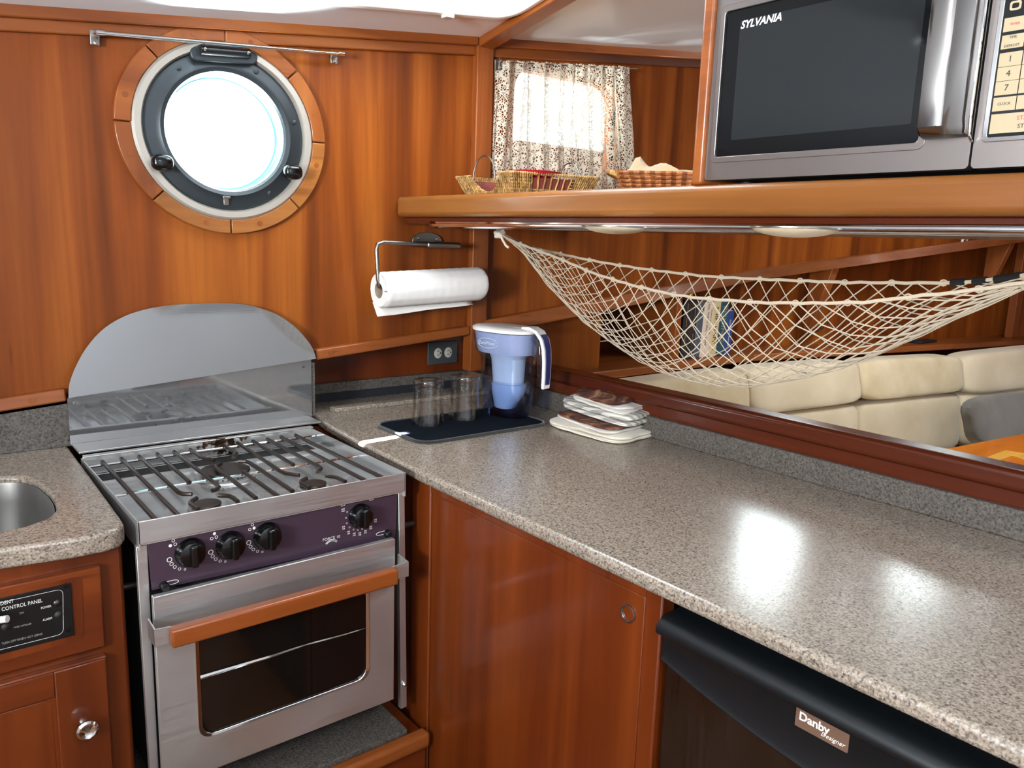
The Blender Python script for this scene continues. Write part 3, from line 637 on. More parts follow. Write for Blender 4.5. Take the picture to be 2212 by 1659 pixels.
# hob rim: front, back, two sides
YT0, YT1 = 1.317, 1.762
obj('hob_front', B((XL-.002, YT0, .883), (XR, YT0+.0025, ZT)), 'steel', st, bev=.001)
obj('hob_left', B((XL-.002, YT0, .872), (XL+.0005, YT1, ZT)), 'steel_tray', st)
obj('hob_right', B((XR-.0025, YT0, .872), (XR, YT1, ZT)), 'steel_tray', st)
bm = bmesh.new(); box(bm, (XL+.001, YT1-.004, .886), (XR-.002, YT1, .926)); box(bm, (XL+.001, YT1-.016, .926), (XR-.002, YT1, .929)); obj('hob_back', bm, 'steel_stained', st, bev=.001)
obj('drip_tray', B((XL+.0006, YT0+.003, .880), (XR-.0026, YT1-.005, .886)), 'steel_tray', st)
bm = bmesh.new(); box(bm, (XL+.01, 1.70, .8861), (XR-.02, 1.745, .8868)); obj('tray_slot', bm, 'void', st)
gr = bpy.data.objects.new('grate', None); COL.objects.link(gr); gr.parent = st; gr.location = (0, 0, .50)
def gz(x, y, z=.914): 
    return px(150+x*.33, 880+y*.33, 2, z)
for a, b_ in (((138, 388), (1582, 190)), ((293, 582), (1862, 324))):
    A, C_ = gz(*a, .909), gz(*b_, .909); A.x = XL+.002; C_.x = XR-.004; obj('cross_rod', T([A, C_], .0033, 8), 'chrome', gr)
obj('cross_rod', T([(XL+.002, YT0+.03, .909), (XR-.004, YT0+.03, .909)], .0033, 8), 'chrome', gr)
ROD = [[(215, 355), (550, 722)], [(340, 335), (703, 697)], [(455, 320), (650, 500), (715, 558), (745, 567), (802, 568)], [(575, 305), (787, 492)], [(685, 290), (955, 500), (978, 522), (968, 534), (935, 546)],
       [(790, 275), (862, 325), (890, 338), (948, 345)], [(1000, 245), (1080, 288), (1094, 303), (1072, 328)], [(1100, 232), (1370, 412), (1420, 434), (1505, 444)], [(1200, 220), (1467, 377)], [(1295, 207), (1560, 350), (1640, 392), (1648, 402), (1626, 422)],
       [(1385, 193), (1912, 466)], [(1480, 182), (2022, 446)], [(1106, 353), (1160, 355), (1185, 366), (1462, 550)], [(990, 368), (960, 384), (962, 398), (1222, 596)], [(1138, 423), (1352, 573)], [(976, 576), (1045, 580), (1070, 592), (1102, 617)],
       [(832, 594), (794, 618), (792, 632), (842, 668)], [(1680, 448), (1740, 456), (1765, 466), (1806, 486)], [(1552, 463), (1516, 484), (1516, 496), (1572, 526)]]
for r_ in ROD:
    P = [gz(x, y) for x, y in r_]; P = [Vector((min(max(p.x, XL+.006), XR-.008), min(max(p.y, YT0+.006), YT1-.006), p.z)) for p in P]
    if len(r_) == 2 and r_[1][1] > 540 or r_[0][0] in (1385, 1480): d = (P[1]-P[0]); P[1] = P[0]+d*((YT0+.008-P[0].y)/d.y)
    obj('grate_bar', T(P, .0042, 8), 'iron', gr)
for (x, y), r_, h in (((1020, 395), .050, .021), ((895, 620), .027, .014), ((1595, 490), .027, .014)):
    c = gz(x, y, .886+h); c.z = .8862; b0 = obj('burner', L([(r_*1.22, 0), (r_*1.18, .004), (r_*.9, .006), (r_*.9, h*.6), (0, h*.6)], c, (0, 0, 1), 36), 'steel', st)
    obj('burner_cap', L([(r_*.84, h*.45), (r_*.98, h*.62), (r_, h*.72), (r_*.97, h*.86), (r_*.7, h*.95), (0, h)], c, (0, 0, 1), 40), 'burner', b0)
    bm = bmesh.new()
    for k in range(28): a = 2*math.pi*k/28; q = Vector((math.cos(a), math.sin(a), 0)); p = c+q*r_*.9; box(bm, (p.x-.0012, p.y-.0012, c.z+.004), (p.x+.0012, p.y+.0012, c.z+h*.62))
    obj('burner_teeth', bm, 'burner', b0)
# control panel
YP = 1.326
cpn = obj('control_panel', quad_plate([(318, 1172), (858, 1068), (855, 1163), (328, 1276)], YP, .006), 'plum', st, bev=.001)
for x, y, big in ((415, 1197, 0), (502, 1181, 0), (582, 1161, 0), (783, 1117, 1)):
    c = px(x, y, 1, YP-.012); c.y = YP-.0005; r_ = .0245 if not big else .0235
    k = obj('knob', L([(r_*1.05, 0), (r_*1.05, .004), (r_*.95, .008), (r_*.86, .018), (r_*.7, .020), (0, .020)], c, (0, -1, 0), 32), 'black_gloss', st)
    bm = bmesh.new(); prism(bm, rquad([(c.x-.0058, c.y-.018, c.z-r_*.8), (c.x+.0058, c.y-.018, c.z-r_*.8), (c.x+.0058, c.y-.018, c.z+r_*.8), (c.x-.0058, c.y-.018, c.z+r_*.8)], .004), (0, -.013, 0)); obj('knob_grip', bm, 'black_gloss', k, bev=.003, seg=3)
    bm = bmesh.new()
    def circ_mark(q, rr, fill=False):
        y = YP-.0006
        if fill: lathe(bm, [(rr, 0), (0, .0002)], (q[0], y, q[1]), (0, -1, 0), 12)
        else: lathe(bm, [(rr, 0), (rr, .0003), (rr*.72, .0003), (rr*.72, 0)], (q[0], y, q[1]), (0, -1, 0), 14)
    cx_, cz_ = c.x, c.z
    circ_mark((cx_, cz_+.034), .0025)
    if not big:
        for dx, dz, rr in ((-.034, -.006, .0045), (-.031, -.0145, .0033), (-.026, -.021, .0030), (-.0185, -.0265, .0026), (-.0095, -.0295, .002)): circ_mark((cx_+dx, cz_+dz), rr)
        wh = {415: 0, 502: 1, 582: 2}[x]
        for q, (dx, dz) in enumerate(((-.0315, .0185), (-.0265, .0265), (-.0235, .0195))): circ_mark((cx_+dx, cz_+dz), .0028, q == wh)
    else:
        for a in (155, 178, 200, 222, 243, 262, 280, 298, 318): circ_mark((cx_+.030*math.cos(math.radians(a)), cz_+.030*math.sin(math.radians(a))), .0016)
    o = obj('knob_marks', bm, 'print', cpn); o['kind'] = 'stuff'
    if big:
        for s, a in (('270\n130', 208), ('300\n150', 232), ('340\n170', 252), ('370\n190', 270), ('400\n210', 288), ('450\n230', 308), ('500\n260', 332)):
            text('lettering', s, .0042, (cx_+.040*math.cos(math.radians(a)), YP-.0006, cz_+.039*math.sin(math.radians(a))), (1, 0, 0), (0, 0, 1), 'print', cpn)
        text('lettering', '250F\n120C', .0040, (cx_-.036, YP-.0006, cz_+.018), (1, 0, 0), (0, 0, 1), 'print', cpn)
        bm = bmesh.new()
        for qx in (-.036, .026):
            o1 = [(cx_+qx+u, YP-.0006, cz_+.031+v) for u, v in rrect(0, 0, .009, .009, .0018)]; o2 = [(cx_+qx+u, YP-.0006, cz_+.031+v) for u, v in rrect(0, 0, .0074, .0074, .0012)]; ring(bm, o1, o2, (0, .0003, 0)); box(bm, (cx_+qx-.002, YP-.0006, cz_+.0305), (cx_+qx+.002, YP-.0003, cz_+.0325))
        o = obj('oven_symbols', bm, 'print', cpn); o['kind'] = 'stuff'
lg = px(716, 1166, 1, YP-.0006); text('lettering', 'FORCE 10', .0085, (lg.x, YP-.0006, lg.z+.003), (1, 0, 0), (0, 0, 1), 'print', cpn, bold=-.0001)
bm = bmesh.new()
for r_ in (.016, .0135): tube(bm, [(lg.x+r_*math.cos(a), YP-.0006, lg.z-.016+r_*math.sin(a)) for a in [math.radians(40+i*10) for i in range(11)]], .0006, 5)
obj('emblem', bm, 'print', cpn)
for x, y, s in ((356, 1267, 1), (838, 1153, -1)):
    c = px(x, y, 1, YP-.006); k = obj('pot_clamp_knob', L([(.0075, 0), (.0075, .012), (.006, .014), (0, .014)], (c.x, YP, c.z), (0, -1, 0), 18), 'black', st)
    bm = bmesh.new(); tube(bm, [(c.x+s*.006+.010*math.cos(a)+s*.008*(1 if math.cos(a)*s > 0 else 0), YP-.0008, c.z+.002+.0035*math.sin(a)) for a in [2*math.pi*i/20 for i in range(20)]], .0006, 5, True); obj('slot_mark', bm, 'print', cpn)
# side rails
obj('side_rail', quad_plate([(294, 1182), (318, 1177), (345, 1700), (326, 1700)], YF-.004, .012), 'steel', st, bev=.001)
rr_ = obj('side_rail', quad_plate([(861, 1063), (874, 1060), (879, 1526), (866, 1532)], YF-.004, .012), 'steel', st, bev=.001)
p = px(873, 1478, 1, YF-.005); obj('rail_screw', L([(.0055, 0), (.0055, .003), (.003, .006), (0, .006)], p, (0, -1, 0), 12), 'chrome', rr_)
p = px(882, 1137, 1, YF+.01); obj('gimbal_pin', T([(XR-.01, YF+.02, p.z), (XR+.04, YF+.02, p.z)], .006, 12), 'iron', st)
p = px(282, 1281, 1, YF+.03); obj('gimbal_pin', T([(XL-.02, YF+.06, p.z), (XL+.03, YF+.06, p.z)], .006, 12), 'iron', st)
# oven door
YD = 1.300
def pd(x, y, o=0): return Vector(P3(x, y, YD+o))
D4 = [pd(333, 1291), pd(853, 1163), pd(858, 1508), pd(352, 1680)]
D4[3].x = pd(345, 1560).x; D4[0].x = D4[3].x-.0; D4[2].x = D4[1].x; zb = D4[2].z; D4[3].z = zb; D4[0].z = D4[1].z = (D4[0].z+D4[1].z)/2
Wn = [pd(424, 1360), pd(795, 1250), pd(796, 1470), pd(432, 1592)]; Wn[0].x = Wn[3].x = (Wn[0].x+Wn[3].x)/2; Wn[1].x = Wn[2].x = (Wn[1].x+Wn[2].x)/2; Wn[2].z = Wn[3].z = (Wn[2].z+Wn[3].z)/2; Wn[0].z = Wn[1].z = (Wn[0].z+Wn[1].z)/2
wn = rquad(Wn, .028, 6); ctr = sum(Wn, Vector())/4
bm = bmesh.new(); plate(bm, [D4, wn], (0, .012, 0)); dr = obj('oven_door', bm, 'steel', st, bev=.0015)
bm = bmesh.new(); inn = [ctr+(p-ctr)*.972 for p in wn]; out_ = [ctr+(p-ctr)*1.018 for p in wn]; ring(bm, [p+Vector((0, -.0015, 0)) for p in out_], inn, (0, .004, 0)); obj('window_trim', bm, 'chrome', dr, bev=.0012, seg=2)
bm = bmesh.new(); plate(bm, [[p+Vector((0, .004, 0)) for p in wn]], (0, .006, 0)); obj('oven_glass', bm, 'glass_dark', dr, smooth=False)
bm = bmesh.new(); pts = [pd(430, 1465, .0028), pd(500, 1443, .0028), pd(580, 1420, .0028), pd(660, 1393, .0028), pd(740, 1372, .0028), pd(788, 1357, .0028)]
rows = [[p+Vector((0, -.0012*(i % 2), .004-.0006*i)), p+Vector((0, -.002, .0)), p+Vector((0, 0, -.004+.0005*i))] for i, p in enumerate(pts)]; surf(bm, rows); obj('foil_strip', bm, 'chrome', dr)
obj('door_lip', B((D4[0].x, YD-.0015, D4[0].z-.088), (D4[1].x, YD-.0002, D4[0].z)), 'steel', dr, bev=.0008)
YH = 1.243
h0, h1 = px(372, 1363, 1, YH), px(862, 1231, 1, YH); zt = (h0.z+h1.z)/2; z0 = zt-.032
hb = obj('handle', B((h0.x, YH, z0), (h1.x, YH+.022, zt)), 'wood_handle', dr, bev=.004, seg=3)
for s, xx in ((-1, D4[0].x), (1, D4[1].x)):
    bm = bmesh.new(); xo = xx+s*.010; xi = (h0.x+.004) if s < 0 else (h1.x-.004)
    prism(bm, [(xo, YD+.002, z0+.002), (xo, YD+.002, zt+.004), (xo, YH+.020, zt+.001), (xo, YH+.020, z0+.002)], (s*-.0025, 0, 0))
    prism(bm, [(xo, YH+.0195, z0+.002), (xi, YH+.0195, z0+.002), (xi, YH+.0195, zt-.001), (xo, YH+.0195, zt+.001)], (0, .0025, 0)); obj('handle_bracket', bm, 'steel', dr)

# stainless splash sheet on the wall behind the stove
ss = thing('backsplash', 'arched stainless sheet on the wall behind the stove', 'backsplash', (.585, 1.88, .92))
zj = lambda x: 1.028+(x-.303)*.0805
bm = bmesh.new(); prism(bm, [(.300, 1.8795, .921), (.862, 1.8795, .921), (.862, 1.8795, zj(.862)), (.300, 1.8795, zj(.300))], (0, .003, 0)); obj('lower_sheet', bm, 'steel_sheet', ss)
ARC = [(148, 860), (150, 829), (165, 789), (189, 748), (223, 711), (263, 686), (304, 671), (354, 661), (405, 657), (490, 655), (540, 660), (591, 676), (631, 701), (658, 728), (675, 752), (683, 775)]
_t = np.linspace(0, len(ARC)-1, 70); _a = np.array(ARC, float)
def _cr(t):
    i = min(int(t), len(ARC)-2); f = t-i; p = [_a[max(i-1, 0)], _a[i], _a[i+1], _a[min(i+2, len(ARC)-1)]]
    return .5*(2*p[1]+(p[2]-p[0])*f+(2*p[0]-5*p[1]+4*p[2]-p[3])*f*f+(3*p[1]-p[0]-3*p[2]+p[3])*f**3)
ARC = [tuple(_cr(t)) for t in _t]
bm = bmesh.new(); P = []
for i, (x, y) in enumerate(ARC):
    q = px(x, y, 1, 1.874); P.append((q.x, 1.866+.02*max(0, (q.z-1.04))/.2, q.z))
P2 = []
P = [(px(x, y, 1, p[1]).x, p[1], px(x, y, 1, p[1]).z) for (x, y), p in zip(ARC, P)]
A = [bm.verts.new(p) for p in P]; Bk = [bm.verts.new((p[0], p[1]+.0015, p[2])) for p in P]; bm.faces.new(A); bm.faces.new(Bk[::-1])
for i in range(len(A)): j = (i+1) % len(A); bm.faces.new((A[i], A[j], Bk[j], Bk[i]))
obj('arched_sheet', bm, 'steel_sheet', ss)
for x, y in ((161, 871), (655, 792)): p = px(x, y, 1, 1.879); obj('rivet', L([(.0035, 0), (.0035, .001), (0, .0018)], p, (0, -1, 0), 12), 'pewter', ss)
bm = bmesh.new(); box(bm, (.302, 1.80, .9212), (.85, 1.8788, .926)); obj('bottom_shelf', bm, 'steel', ss, bev=.001)
# stone faced step under the stove
sp = thing('step', 'wooden step under the oven with a dark stone pad on top', 'step', (.57, 1.4, 0))
bm = bmesh.new(); box(bm, (.31, 1.283, 0), (.842, 1.62, .335)); obj('riser', bm, 'wood_cab_x', sp, bev=.002)
bm = bmesh.new(); box(bm, (.31, 1.268, .310), (.846, 1.30, .347)); obj('nosing', bm, 'wood_x', sp, bev=.010, seg=4)
bm = bmesh.new(); box(bm, (.31, 1.302, .3352), (.806, 1.60, .352)); obj('stone_pad', bm, 'granite_dark_shade', sp, bev=.001)

# ================================================================ right hand cabinet and fridge
XC = .855
cb = thing('cabinet', 'tall flat mahogany cabinet under the long worktop with a recessed round finger pull', 'cabinet', (1.1, 1.2, 0))
bm = bmesh.new(); box(bm, (XC+.012, .70, .0), (1.485, 1.88, .893)); obj('carcass', bm, 'wood_cab', cb)
obj('stile', B((XC, 1.300, 0), (XC+.03, 1.372, .894)), 'wood_cab', cb, bev=.003)
obj('stile', B((XC, .680, 0), (XC+.03, .7125, .894)), 'wood_cab', cb, bev=.003)
obj('top_rail', B((XC, .7125, .876), (XC+.03, 1.300, .894)), 'wood_cab', cb, bev=.001)
dr = obj('door', B((XC+.003, .7145, .03), (XC+.0118, 1.2975, .8745)), 'wood_cab', cb, bev=.002)
p = px(1358, 1325, 0, XC+.003)
obj('finger_pull', L([(.0145, 0), (.0145, .0025), (.0125, .003), (.0115, .001), (.0105, -.004), (0, -.004)], (XC+.0028, p.y, p.z), (-1, 0, 0), 28), 'pewter', dr)
obj('cabinet_side', B((.862, 1.373, .37), (.8665, 1.88, .893)), 'wood_cab', cb)
fr = thing('refrigerator', 'under counter refrigerator with a black handle ledge and dark steel door', 'refrigerator', (1.15, .35, .02))
XFd = .862
obj('body', B((XFd+.035, .0, .03), (1.47, .675, .885)), 'fridge_black', fr)
obj('door_panel', B((XFd, -.02, .05), (XFd+.033, .672, .80)), 'fridge_steel', fr, bev=.004)
# black cap with the bowed handle recess
p0 = px(1427, 1328, 0, XFd-.004); p1 = px(1427, 1425, 0, XFd-.004); zt_, zb_ = p0.z, p1.z
ycap0, ycap1 = .677, -.02; ymid = (ycap0+ycap1)/2
def capz(y): t = (y-ymid)/(ycap0-ymid); return zb_-.045*(1-t*t)
bm = bmesh.new(); N = 28; rows = []
for i in range(N+1):
    y = ycap1+(ycap0-ycap1)*i/N; e = 1.0
    rows.append([(XFd+.034, y, zt_+.006), (XFd-.006, y, zt_+.004), (XFd-.020, y, zt_-.006), (XFd-.023, y, zt_-.014), (XFd-.020, y, zt_-.021), (XFd-.008, y, zt_-.026), (XFd-.0045, y, zt_-.032), (XFd-.0035, y, capz(y)+.010), (XFd-.006, y, capz(y)+.003), (XFd-.004, y, capz(y)), (XFd+.01, y, capz(y)-.0005)])
surf(bm, rows)
for r_ in (0, N): bm.faces.new([v for v in bm.verts if abs(v.co.y-rows[r_][0][1]) < 1e-6])
obj('handle_cap', bm, 'fridge_black', fr, sharp=50)
b4 = [px(x, y, 0, XFd-.005) for x, y in ((1722, 1526), (1836, 1581), (1832, 1627), (1716, 1566))]
for v in b4: v.x = XFd-.0042
yy0, yy1 = (b4[0].y+b4[3].y)/2, (b4[1].y+b4[2].y)/2; zz1, zz0 = (b4[0].z+b4[1].z)/2, (b4[2].z+b4[3].z)/2
bm = bmesh.new(); prism(bm, rquad([(XFd-.0036, yy0, zz0), (XFd-.0036, yy1, zz0), (XFd-.0036, yy1, zz1), (XFd-.0036, yy0, zz1)], .002), (-.0025, 0, 0)); bdg = obj('badge', bm, 'badge', fr, bev=.0006)
text('lettering', 'Danby', .0155, (XFd-.0063, yy0-(yy0-yy1)*.36, zz0+(zz1-zz0)*.60), (0, -1, 0), (0, 0, 1), 'print', bdg, bold=.0004)
text('lettering', 'Designer', .0085, (XFd-.0063, yy0-(yy0-yy1)*.72, zz0+(zz1-zz0)*.30), (0, -1, 0), (0, 0, 1), 'print', bdg, shear=.35)

# ================================================================ the hanging shelf
sh = thing('shelf', 'thick cherry shelf hanging over the worktop, carrying baskets and microwave', 'shelf', (1.4, .9, 1.44))
XSf = 1.12
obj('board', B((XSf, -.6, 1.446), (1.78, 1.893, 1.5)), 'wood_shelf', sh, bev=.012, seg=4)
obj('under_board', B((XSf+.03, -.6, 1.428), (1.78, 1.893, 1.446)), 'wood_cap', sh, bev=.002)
hr = thing('handrail', 'chrome handrail running along under the front of the shelf', 'handrail', (1.15, .6, 1.42))
XH = 1.142; a, b_ = px(940, 487, 0, XH), px(2212, 498, 0, XH)
zz = lambda y: a.z+(b_.z-a.z)*(y-a.y)/(b_.y-a.y)
obj('bar', T([(XH+.02, a.y+.05, 1.432), (XH+.006, a.y+.022, zz(a.y)+.004), (XH, a.y, zz(a.y)), (XH, 1.0, zz(1.0)), (XH, .4, zz(.4)), (XH, -.5, zz(-.5))], .0078, 14), 'chrome', hr)
obj('rail_strip', B((XH-.006, -.55, 1.4275), (XH+.03, a.y-.01, 1.4345)), 'chrome', hr)
for i, (x, y) in enumerate(((1330, 500), (1716, 506))):
    c = px(x, y, 2, 1.418); d = thing('dome_light', ('smaller looking ribbed glass dome light under the shelf, nearer the porthole wall', 'ribbed glass dome light under the middle of the shelf')[i], 'light', (c.x, c.y, 1.428))
    bm = bmesh.new(); prof = [(.062*math.cos(t), .015*math.sin(t)) for t in [math.pi/2*k/8 for k in range(9)]]; lathe(bm, [(r, h) for r, h in prof], (c.x, c.y, 1.428), (0, 0, -1), 48)
    for k, v in enumerate(bm.verts):
        ang = math.atan2(v.co.y-c.y, v.co.x-c.x); rr = 1+.018*math.cos(24*ang); v.co.x = c.x+(v.co.x-c.x)*rr; v.co.y = c.y+(v.co.y-c.y)*rr
    obj('glass_dome', bm, 'dome', d); obj('base_ring', L([(.058, 0), (.066, 0), (.066, .002), (.060, .003), (.058, 0)], (c.x, c.y, 1.4279), (0, 0, -1), 40), 'pewter', d)

# ================================================================ microwave and its locker
mc = thing('microwave_locker', 'upright cherry side panel at the left of the microwave', 'panel', (1.4, .9, 1.5))
q0, q1 = px(1491, 400, 0, XSf+.004), px(1514, 400, 0, XSf+.004)
obj('side_panel', B((XSf+.004, q1.y, 1.5003), (1.72, q0.y, CZ(1.2, .9)-.006)), 'wood_y', mc, bev=.006, seg=3)
XM = XSf+.012
mw = thing('microwave', 'brushed steel microwave oven with dark glass door, sitting on the shelf', 'microwave', (1.4, .6, 1.503))
ML = px(1521, 393, 0, XM); ymL, zmB = ML.y, 1.5075; sp_ = px(2093, 362, 0, XM).y; zmT = 1.832; ymR = sp_-.125
obj('case', B((XM+.022, ymR+.002, zmB+.002), (1.52, ymL-.002, zmT)), 'black_matt', mw)
g0, g1, g2, g3 = [px(x, y, 0, XM) for x, y in ((1563, 33), (1984, -60), (1976, 305), (1549, 339))]
yg0, zg0 = (g0.y+g3.y)/2, g3.z; yg1 = px(1990, 250, 0, XM).y; zg1 = g0.z+.004
bm = bmesh.new(); oy = lambda y, z, x=XM: (x, y, z)
rd = lambda y0, y1, z0_, z1_, r, x=XM: [(x, (y0+y1)/2+u, (z0_+z1_)/2+v) for u, v in rrect(0, 0, abs(y1-y0), z1_-z0_, r)]
plate(bm, [rd(ymL, sp_+.0015, zmB, zmT, .006), rd(yg0, yg1, zg0, zg1, .006)], (.022, 0, 0)); md = obj('door', bm, 'steel_micro', mw, bev=.002)
bm = bmesh.new(); ring(bm, rd(yg0+.010, yg1-.010, zg0-.010, zg1+.010, .012, XM-.0012), rd(yg0, yg1, zg0, zg1, .006, XM-.0012), (.004, 0, 0)); obj('door_bezel', bm, 'steel_micro', md, bev=.001)
bm = bmesh.new(); plate(bm, [rd(yg0, yg1, zg0, zg1, .006, XM+.003)], (.004, 0, 0)); gl_ = obj('door_glass', bm, 'glass_micro', md, smooth=False)
bm = bmesh.new(); plate(bm, [rd(yg0-.028, yg1+.014, zg0+.026, zg1-.018, .003, XM+.0027)], (.0002, 0, 0)); obj('mesh_screen', bm, 'micro_mesh', md, smooth=False)
p = px(1643, 46, 0, XM+.002); text('lettering', 'SYLVANIA', .0165, (XM+.0022, p.y, p.z), (0, -1, 0), (0, 0, 1), 'print', md, shear=.25, bold=.0004)
# handle: a broad chrome bow standing off the door
bm = bmesh.new(); ya, yb = px(1990, 200, 0, XM-.03).y, px(2068, 200, 0, XM-.015).y; zlo, zhi = 1.548, 1.80
for y0_, y1_, xo in ((ya, ya-.034, XM-.034), (ya-.034, yb, XM-.026)):
    pass
sec = [(XM-.003, ya-.004), (XM-.030, ya), (XM-.038, ya-.004), (XM-.039, ya-.028), (XM-.036, ya-.034), (XM-.024, ya-.040), (XM-.012, ya-.052), (XM-.006, ya-.058), (XM-.003, ya-.058)]
rows = []
for z, k in ((zlo, .25), (zlo+.003, .7), (zlo+.012, 1.0), (zlo+.1, 1.06), (zlo+.17, 1.06), (zhi-.012, 1.0), (zhi, .4)): rows.append([(XM-(XM-x)*k, y, z) for x, y in sec])
surf(bm, rows); bm.faces.new([v for v in bm.verts if abs(v.co.z-zlo) < 1e-6]); bm.faces.new([v for v in bm.verts if abs(v.co.z-zhi) < 1e-6]); obj('door_handle', bm, 'handle_chrome', md, sharp=30)
obj('handle_edge', T([(XM-.004, ya-.0605, zlo-.006), (XM-.014, ya-.0605, zlo), (XM-.017, ya-.0605, zlo+.02), (XM-.017, ya-.0605, zhi-.02), (XM-.004, ya-.0605, zhi)], .002, 8), 'chrome', md)
# control side
bm = bmesh.new(); plate(bm, [rd(sp_-.0015, ymR, zmB, zmT, .006)], (.022, 0, 0)); cp_ = obj('control_side', bm, 'steel_micro', mw, bev=.002)
yk0 = px(2132, 296, 0, XM).y; yk1 = yk0-.085; zk0 = px(2136, 297, 0, XM).z
bm = bmesh.new(); ring(bm, rd(yk0+.006, yk1-.006, zk0-.006, 1.822, .006, XM-.0016), rd(yk0, yk1, zk0, 1.816, .003, XM-.0016), (.003, 0, 0)); obj('panel_bezel', bm, 'chrome', cp_, bev=.0008)
bm = bmesh.new(); plate(bm, [rd(yk0, yk1, zk0, 1.816, .003, XM-.0006)], (.002, 0, 0)); obj('panel_film', bm, 'black_gloss', cp_)
kw, kh = .0265, .0165
def key(y0, z0, w, h, s='', sz=.009, m='print_black', dz=0):
    bm = bmesh.new(); prism(bm, [(XM-.0008, y0, z0), (XM-.0008, y0-w, z0), (XM-.0008, y0-w, z0+h), (XM-.0008, y0, z0+h)], (-.0005, 0, 0)); k = obj('key', bm, 'key', cp_, bev=.0003)
    for i, t in enumerate(s.split('|') if s else []):
        mm = m[i] if isinstance(m, tuple) else m
        text('lettering', t, sz, (XM-.0015, y0-w/2, z0+h/2+(0 if '|' not in s else (.005 if i == 0 else -.005))), (0, -1, 0), (0, 0, 1), mm, k)
    return k
zq = zk0+.004; key(yk0-.002, zq, .081, .024, 'START|STOP', .0072, ('print_red', 'print_black')); zq += .0275
for row in (('CLOCK', '0', 'CANCEL'), ('7', '8', '9'), ('4', '5', '6'), ('1', '2', '3')):
    for i, s in enumerate(row): key(yk0-.002-i*.0272, zq, .0262, .0168, s, .0105 if len(s) == 1 else .0045)
    zq += .0172 if row[0] != 'CLOCK' else .0192
zq += .004
for a_, b2, c2 in (('TIME|DEFROST', 'WEIGHT|DEFROST', 'POWER'), ('TIMER', 'MEMORY', 'ADD')):
    for i, s in enumerate((a_, b2, c2)): key(yk0-.002-i*.0272, zq, .0255, .0165, s, .0042, 'print_red' if a_ == 'TIMER' and i == 0 else 'print_black')
    zq += .0205
for i in range(4):
    o1 = rd(yk0-.006, yk0-.019, zq+.004+i*.017, zq+.015+i*.017, .003, XM-.0012); o2 = rd(yk0-.0085, yk0-.0165, zq+.0065+i*.017, zq+.0125+i*.017, .002, XM-.0012); bm = bmesh.new(); ring(bm, o1, o2, (.0006, 0, 0)); obj('food_symbol', bm, 'key', cp_)
    text('lettering', ('POTATO', 'PIZZA', 'POPCORN', 'BEVERAGE')[i], .005, (XM-.001, yk0-.036, zq+.0095+i*.017), (0, -1, 0), (0, 0, 1), 'key', cp_)
for yy in (ymL-.04, ymR+.04): obj('foot', L([(.012, 0), (.012, .007), (0, .007)], (1.2, yy, 1.5005), (0, 0, 1), 16), 'black_matt', mw)

# ================================================================ porthole curtain rod, curtain
rd_ = thing('curtain_rod', 'bare chrome curtain rod above the porthole', 'curtain rod', (.66, 1.86, 1.80))
a, b_ = px(216, 71, 1, 1.858), px(739, 117, 1, 1.858)
obj('rod', T([a, b_], .0042, 10), 'chrome', rd_)
for (x, y), e in (((205, 81), a), ((722, 124), b_)):
    c = px(x, y, 1, 1.886); bm = bmesh.new(); box(bm, (c.x-.009, 1.886, c.z-.015), (c.x+.009, 1.8895, c.z+.015)); br = obj('bracket', bm, 'pewter', rd_, bev=.001)
    bm = bmesh.new(); tube(bm, [(c.x, 1.8885, e.z), (c.x, 1.856, e.z)], .0055, 10); tube(bm, [(c.x-.004, 1.858, e.z), (c.x+.012, 1.858, e.z+.001)], .006, 10); obj('rod_socket', bm, 'chrome', br)
    for dz in (.007, -.008): obj('screw', L([(.0035, 0), (.0035, .001), (0, .002)], (c.x, 1.886, c.z+dz-.002), (0, -1, 0), 10), 'chrome', br)
cr = thing('curtain_rod', 'chrome curtain rod threaded through the lace curtain', 'curtain rod', (1.7, 1.86, 1.88))
a, b_ = px(1075, 133, 1, 1.862), px(1362, 149, 1, 1.862); a.x += .002
obj('rod', T([a, b_+Vector((.03, 0, .004))], .0032, 8), 'chrome', cr)
bm = bmesh.new(); c = px(1072, 138, 1, 1.875); box(bm, (c.x-.003, 1.858, c.z-.018), (c.x+.006, 1.889, c.z+.014)); br = obj('bracket', bm, 'pewter', cr, bev=.001)
for dz in (.007, -.009): obj('screw', L([(.003, 0), (.003, .001), (0, .002)], (c.x+.0015, 1.858, c.z+dz-.002), (0, -1, 0), 10), 'chrome', br)
cu = bmesh.new(); NU, NV = 150, 44; grid = []
top0, top1 = px(1068, 131, 1, 1.862), px(1358, 146, 1, 1.862); bot0, bot1 = px(1064, 412, 1, 1.862), px(1367, 412, 1, 1.862)
for i in range(NU+1):
    u = i/NU; col = []
    for j in range(NV+1):
        v = j/NV; tx = top0.lerp(top1, u); bx = bot0.lerp(bot1, u); p = tx.lerp(bx, v)
        amp = .012*(1-.35*v); ph = u*2*math.pi*9+.6*math.sin(u*9+v*1.5)
        p.y = 1.862+amp*math.sin(ph)+.004*math.sin(ph*2.3+v*3); p.x += .004*math.cos(ph)+.003*math.sin(v*6+u*4)
        if v < .04: p.z += .004*abs(math.sin(u*150))+.003*math.sin(ph)
        if v > .98: p.z -= .003*abs(math.sin(u*110))
        if p.y > 1.882: p.y = 1.882
        col.append(p)
    grid.append(col)
surf(cu, grid, uv=True); o = obj('lace_curtain', cu, 'lace'); tag(o, 'cream lace curtain hanging over the bright saloon window', 'curtain')

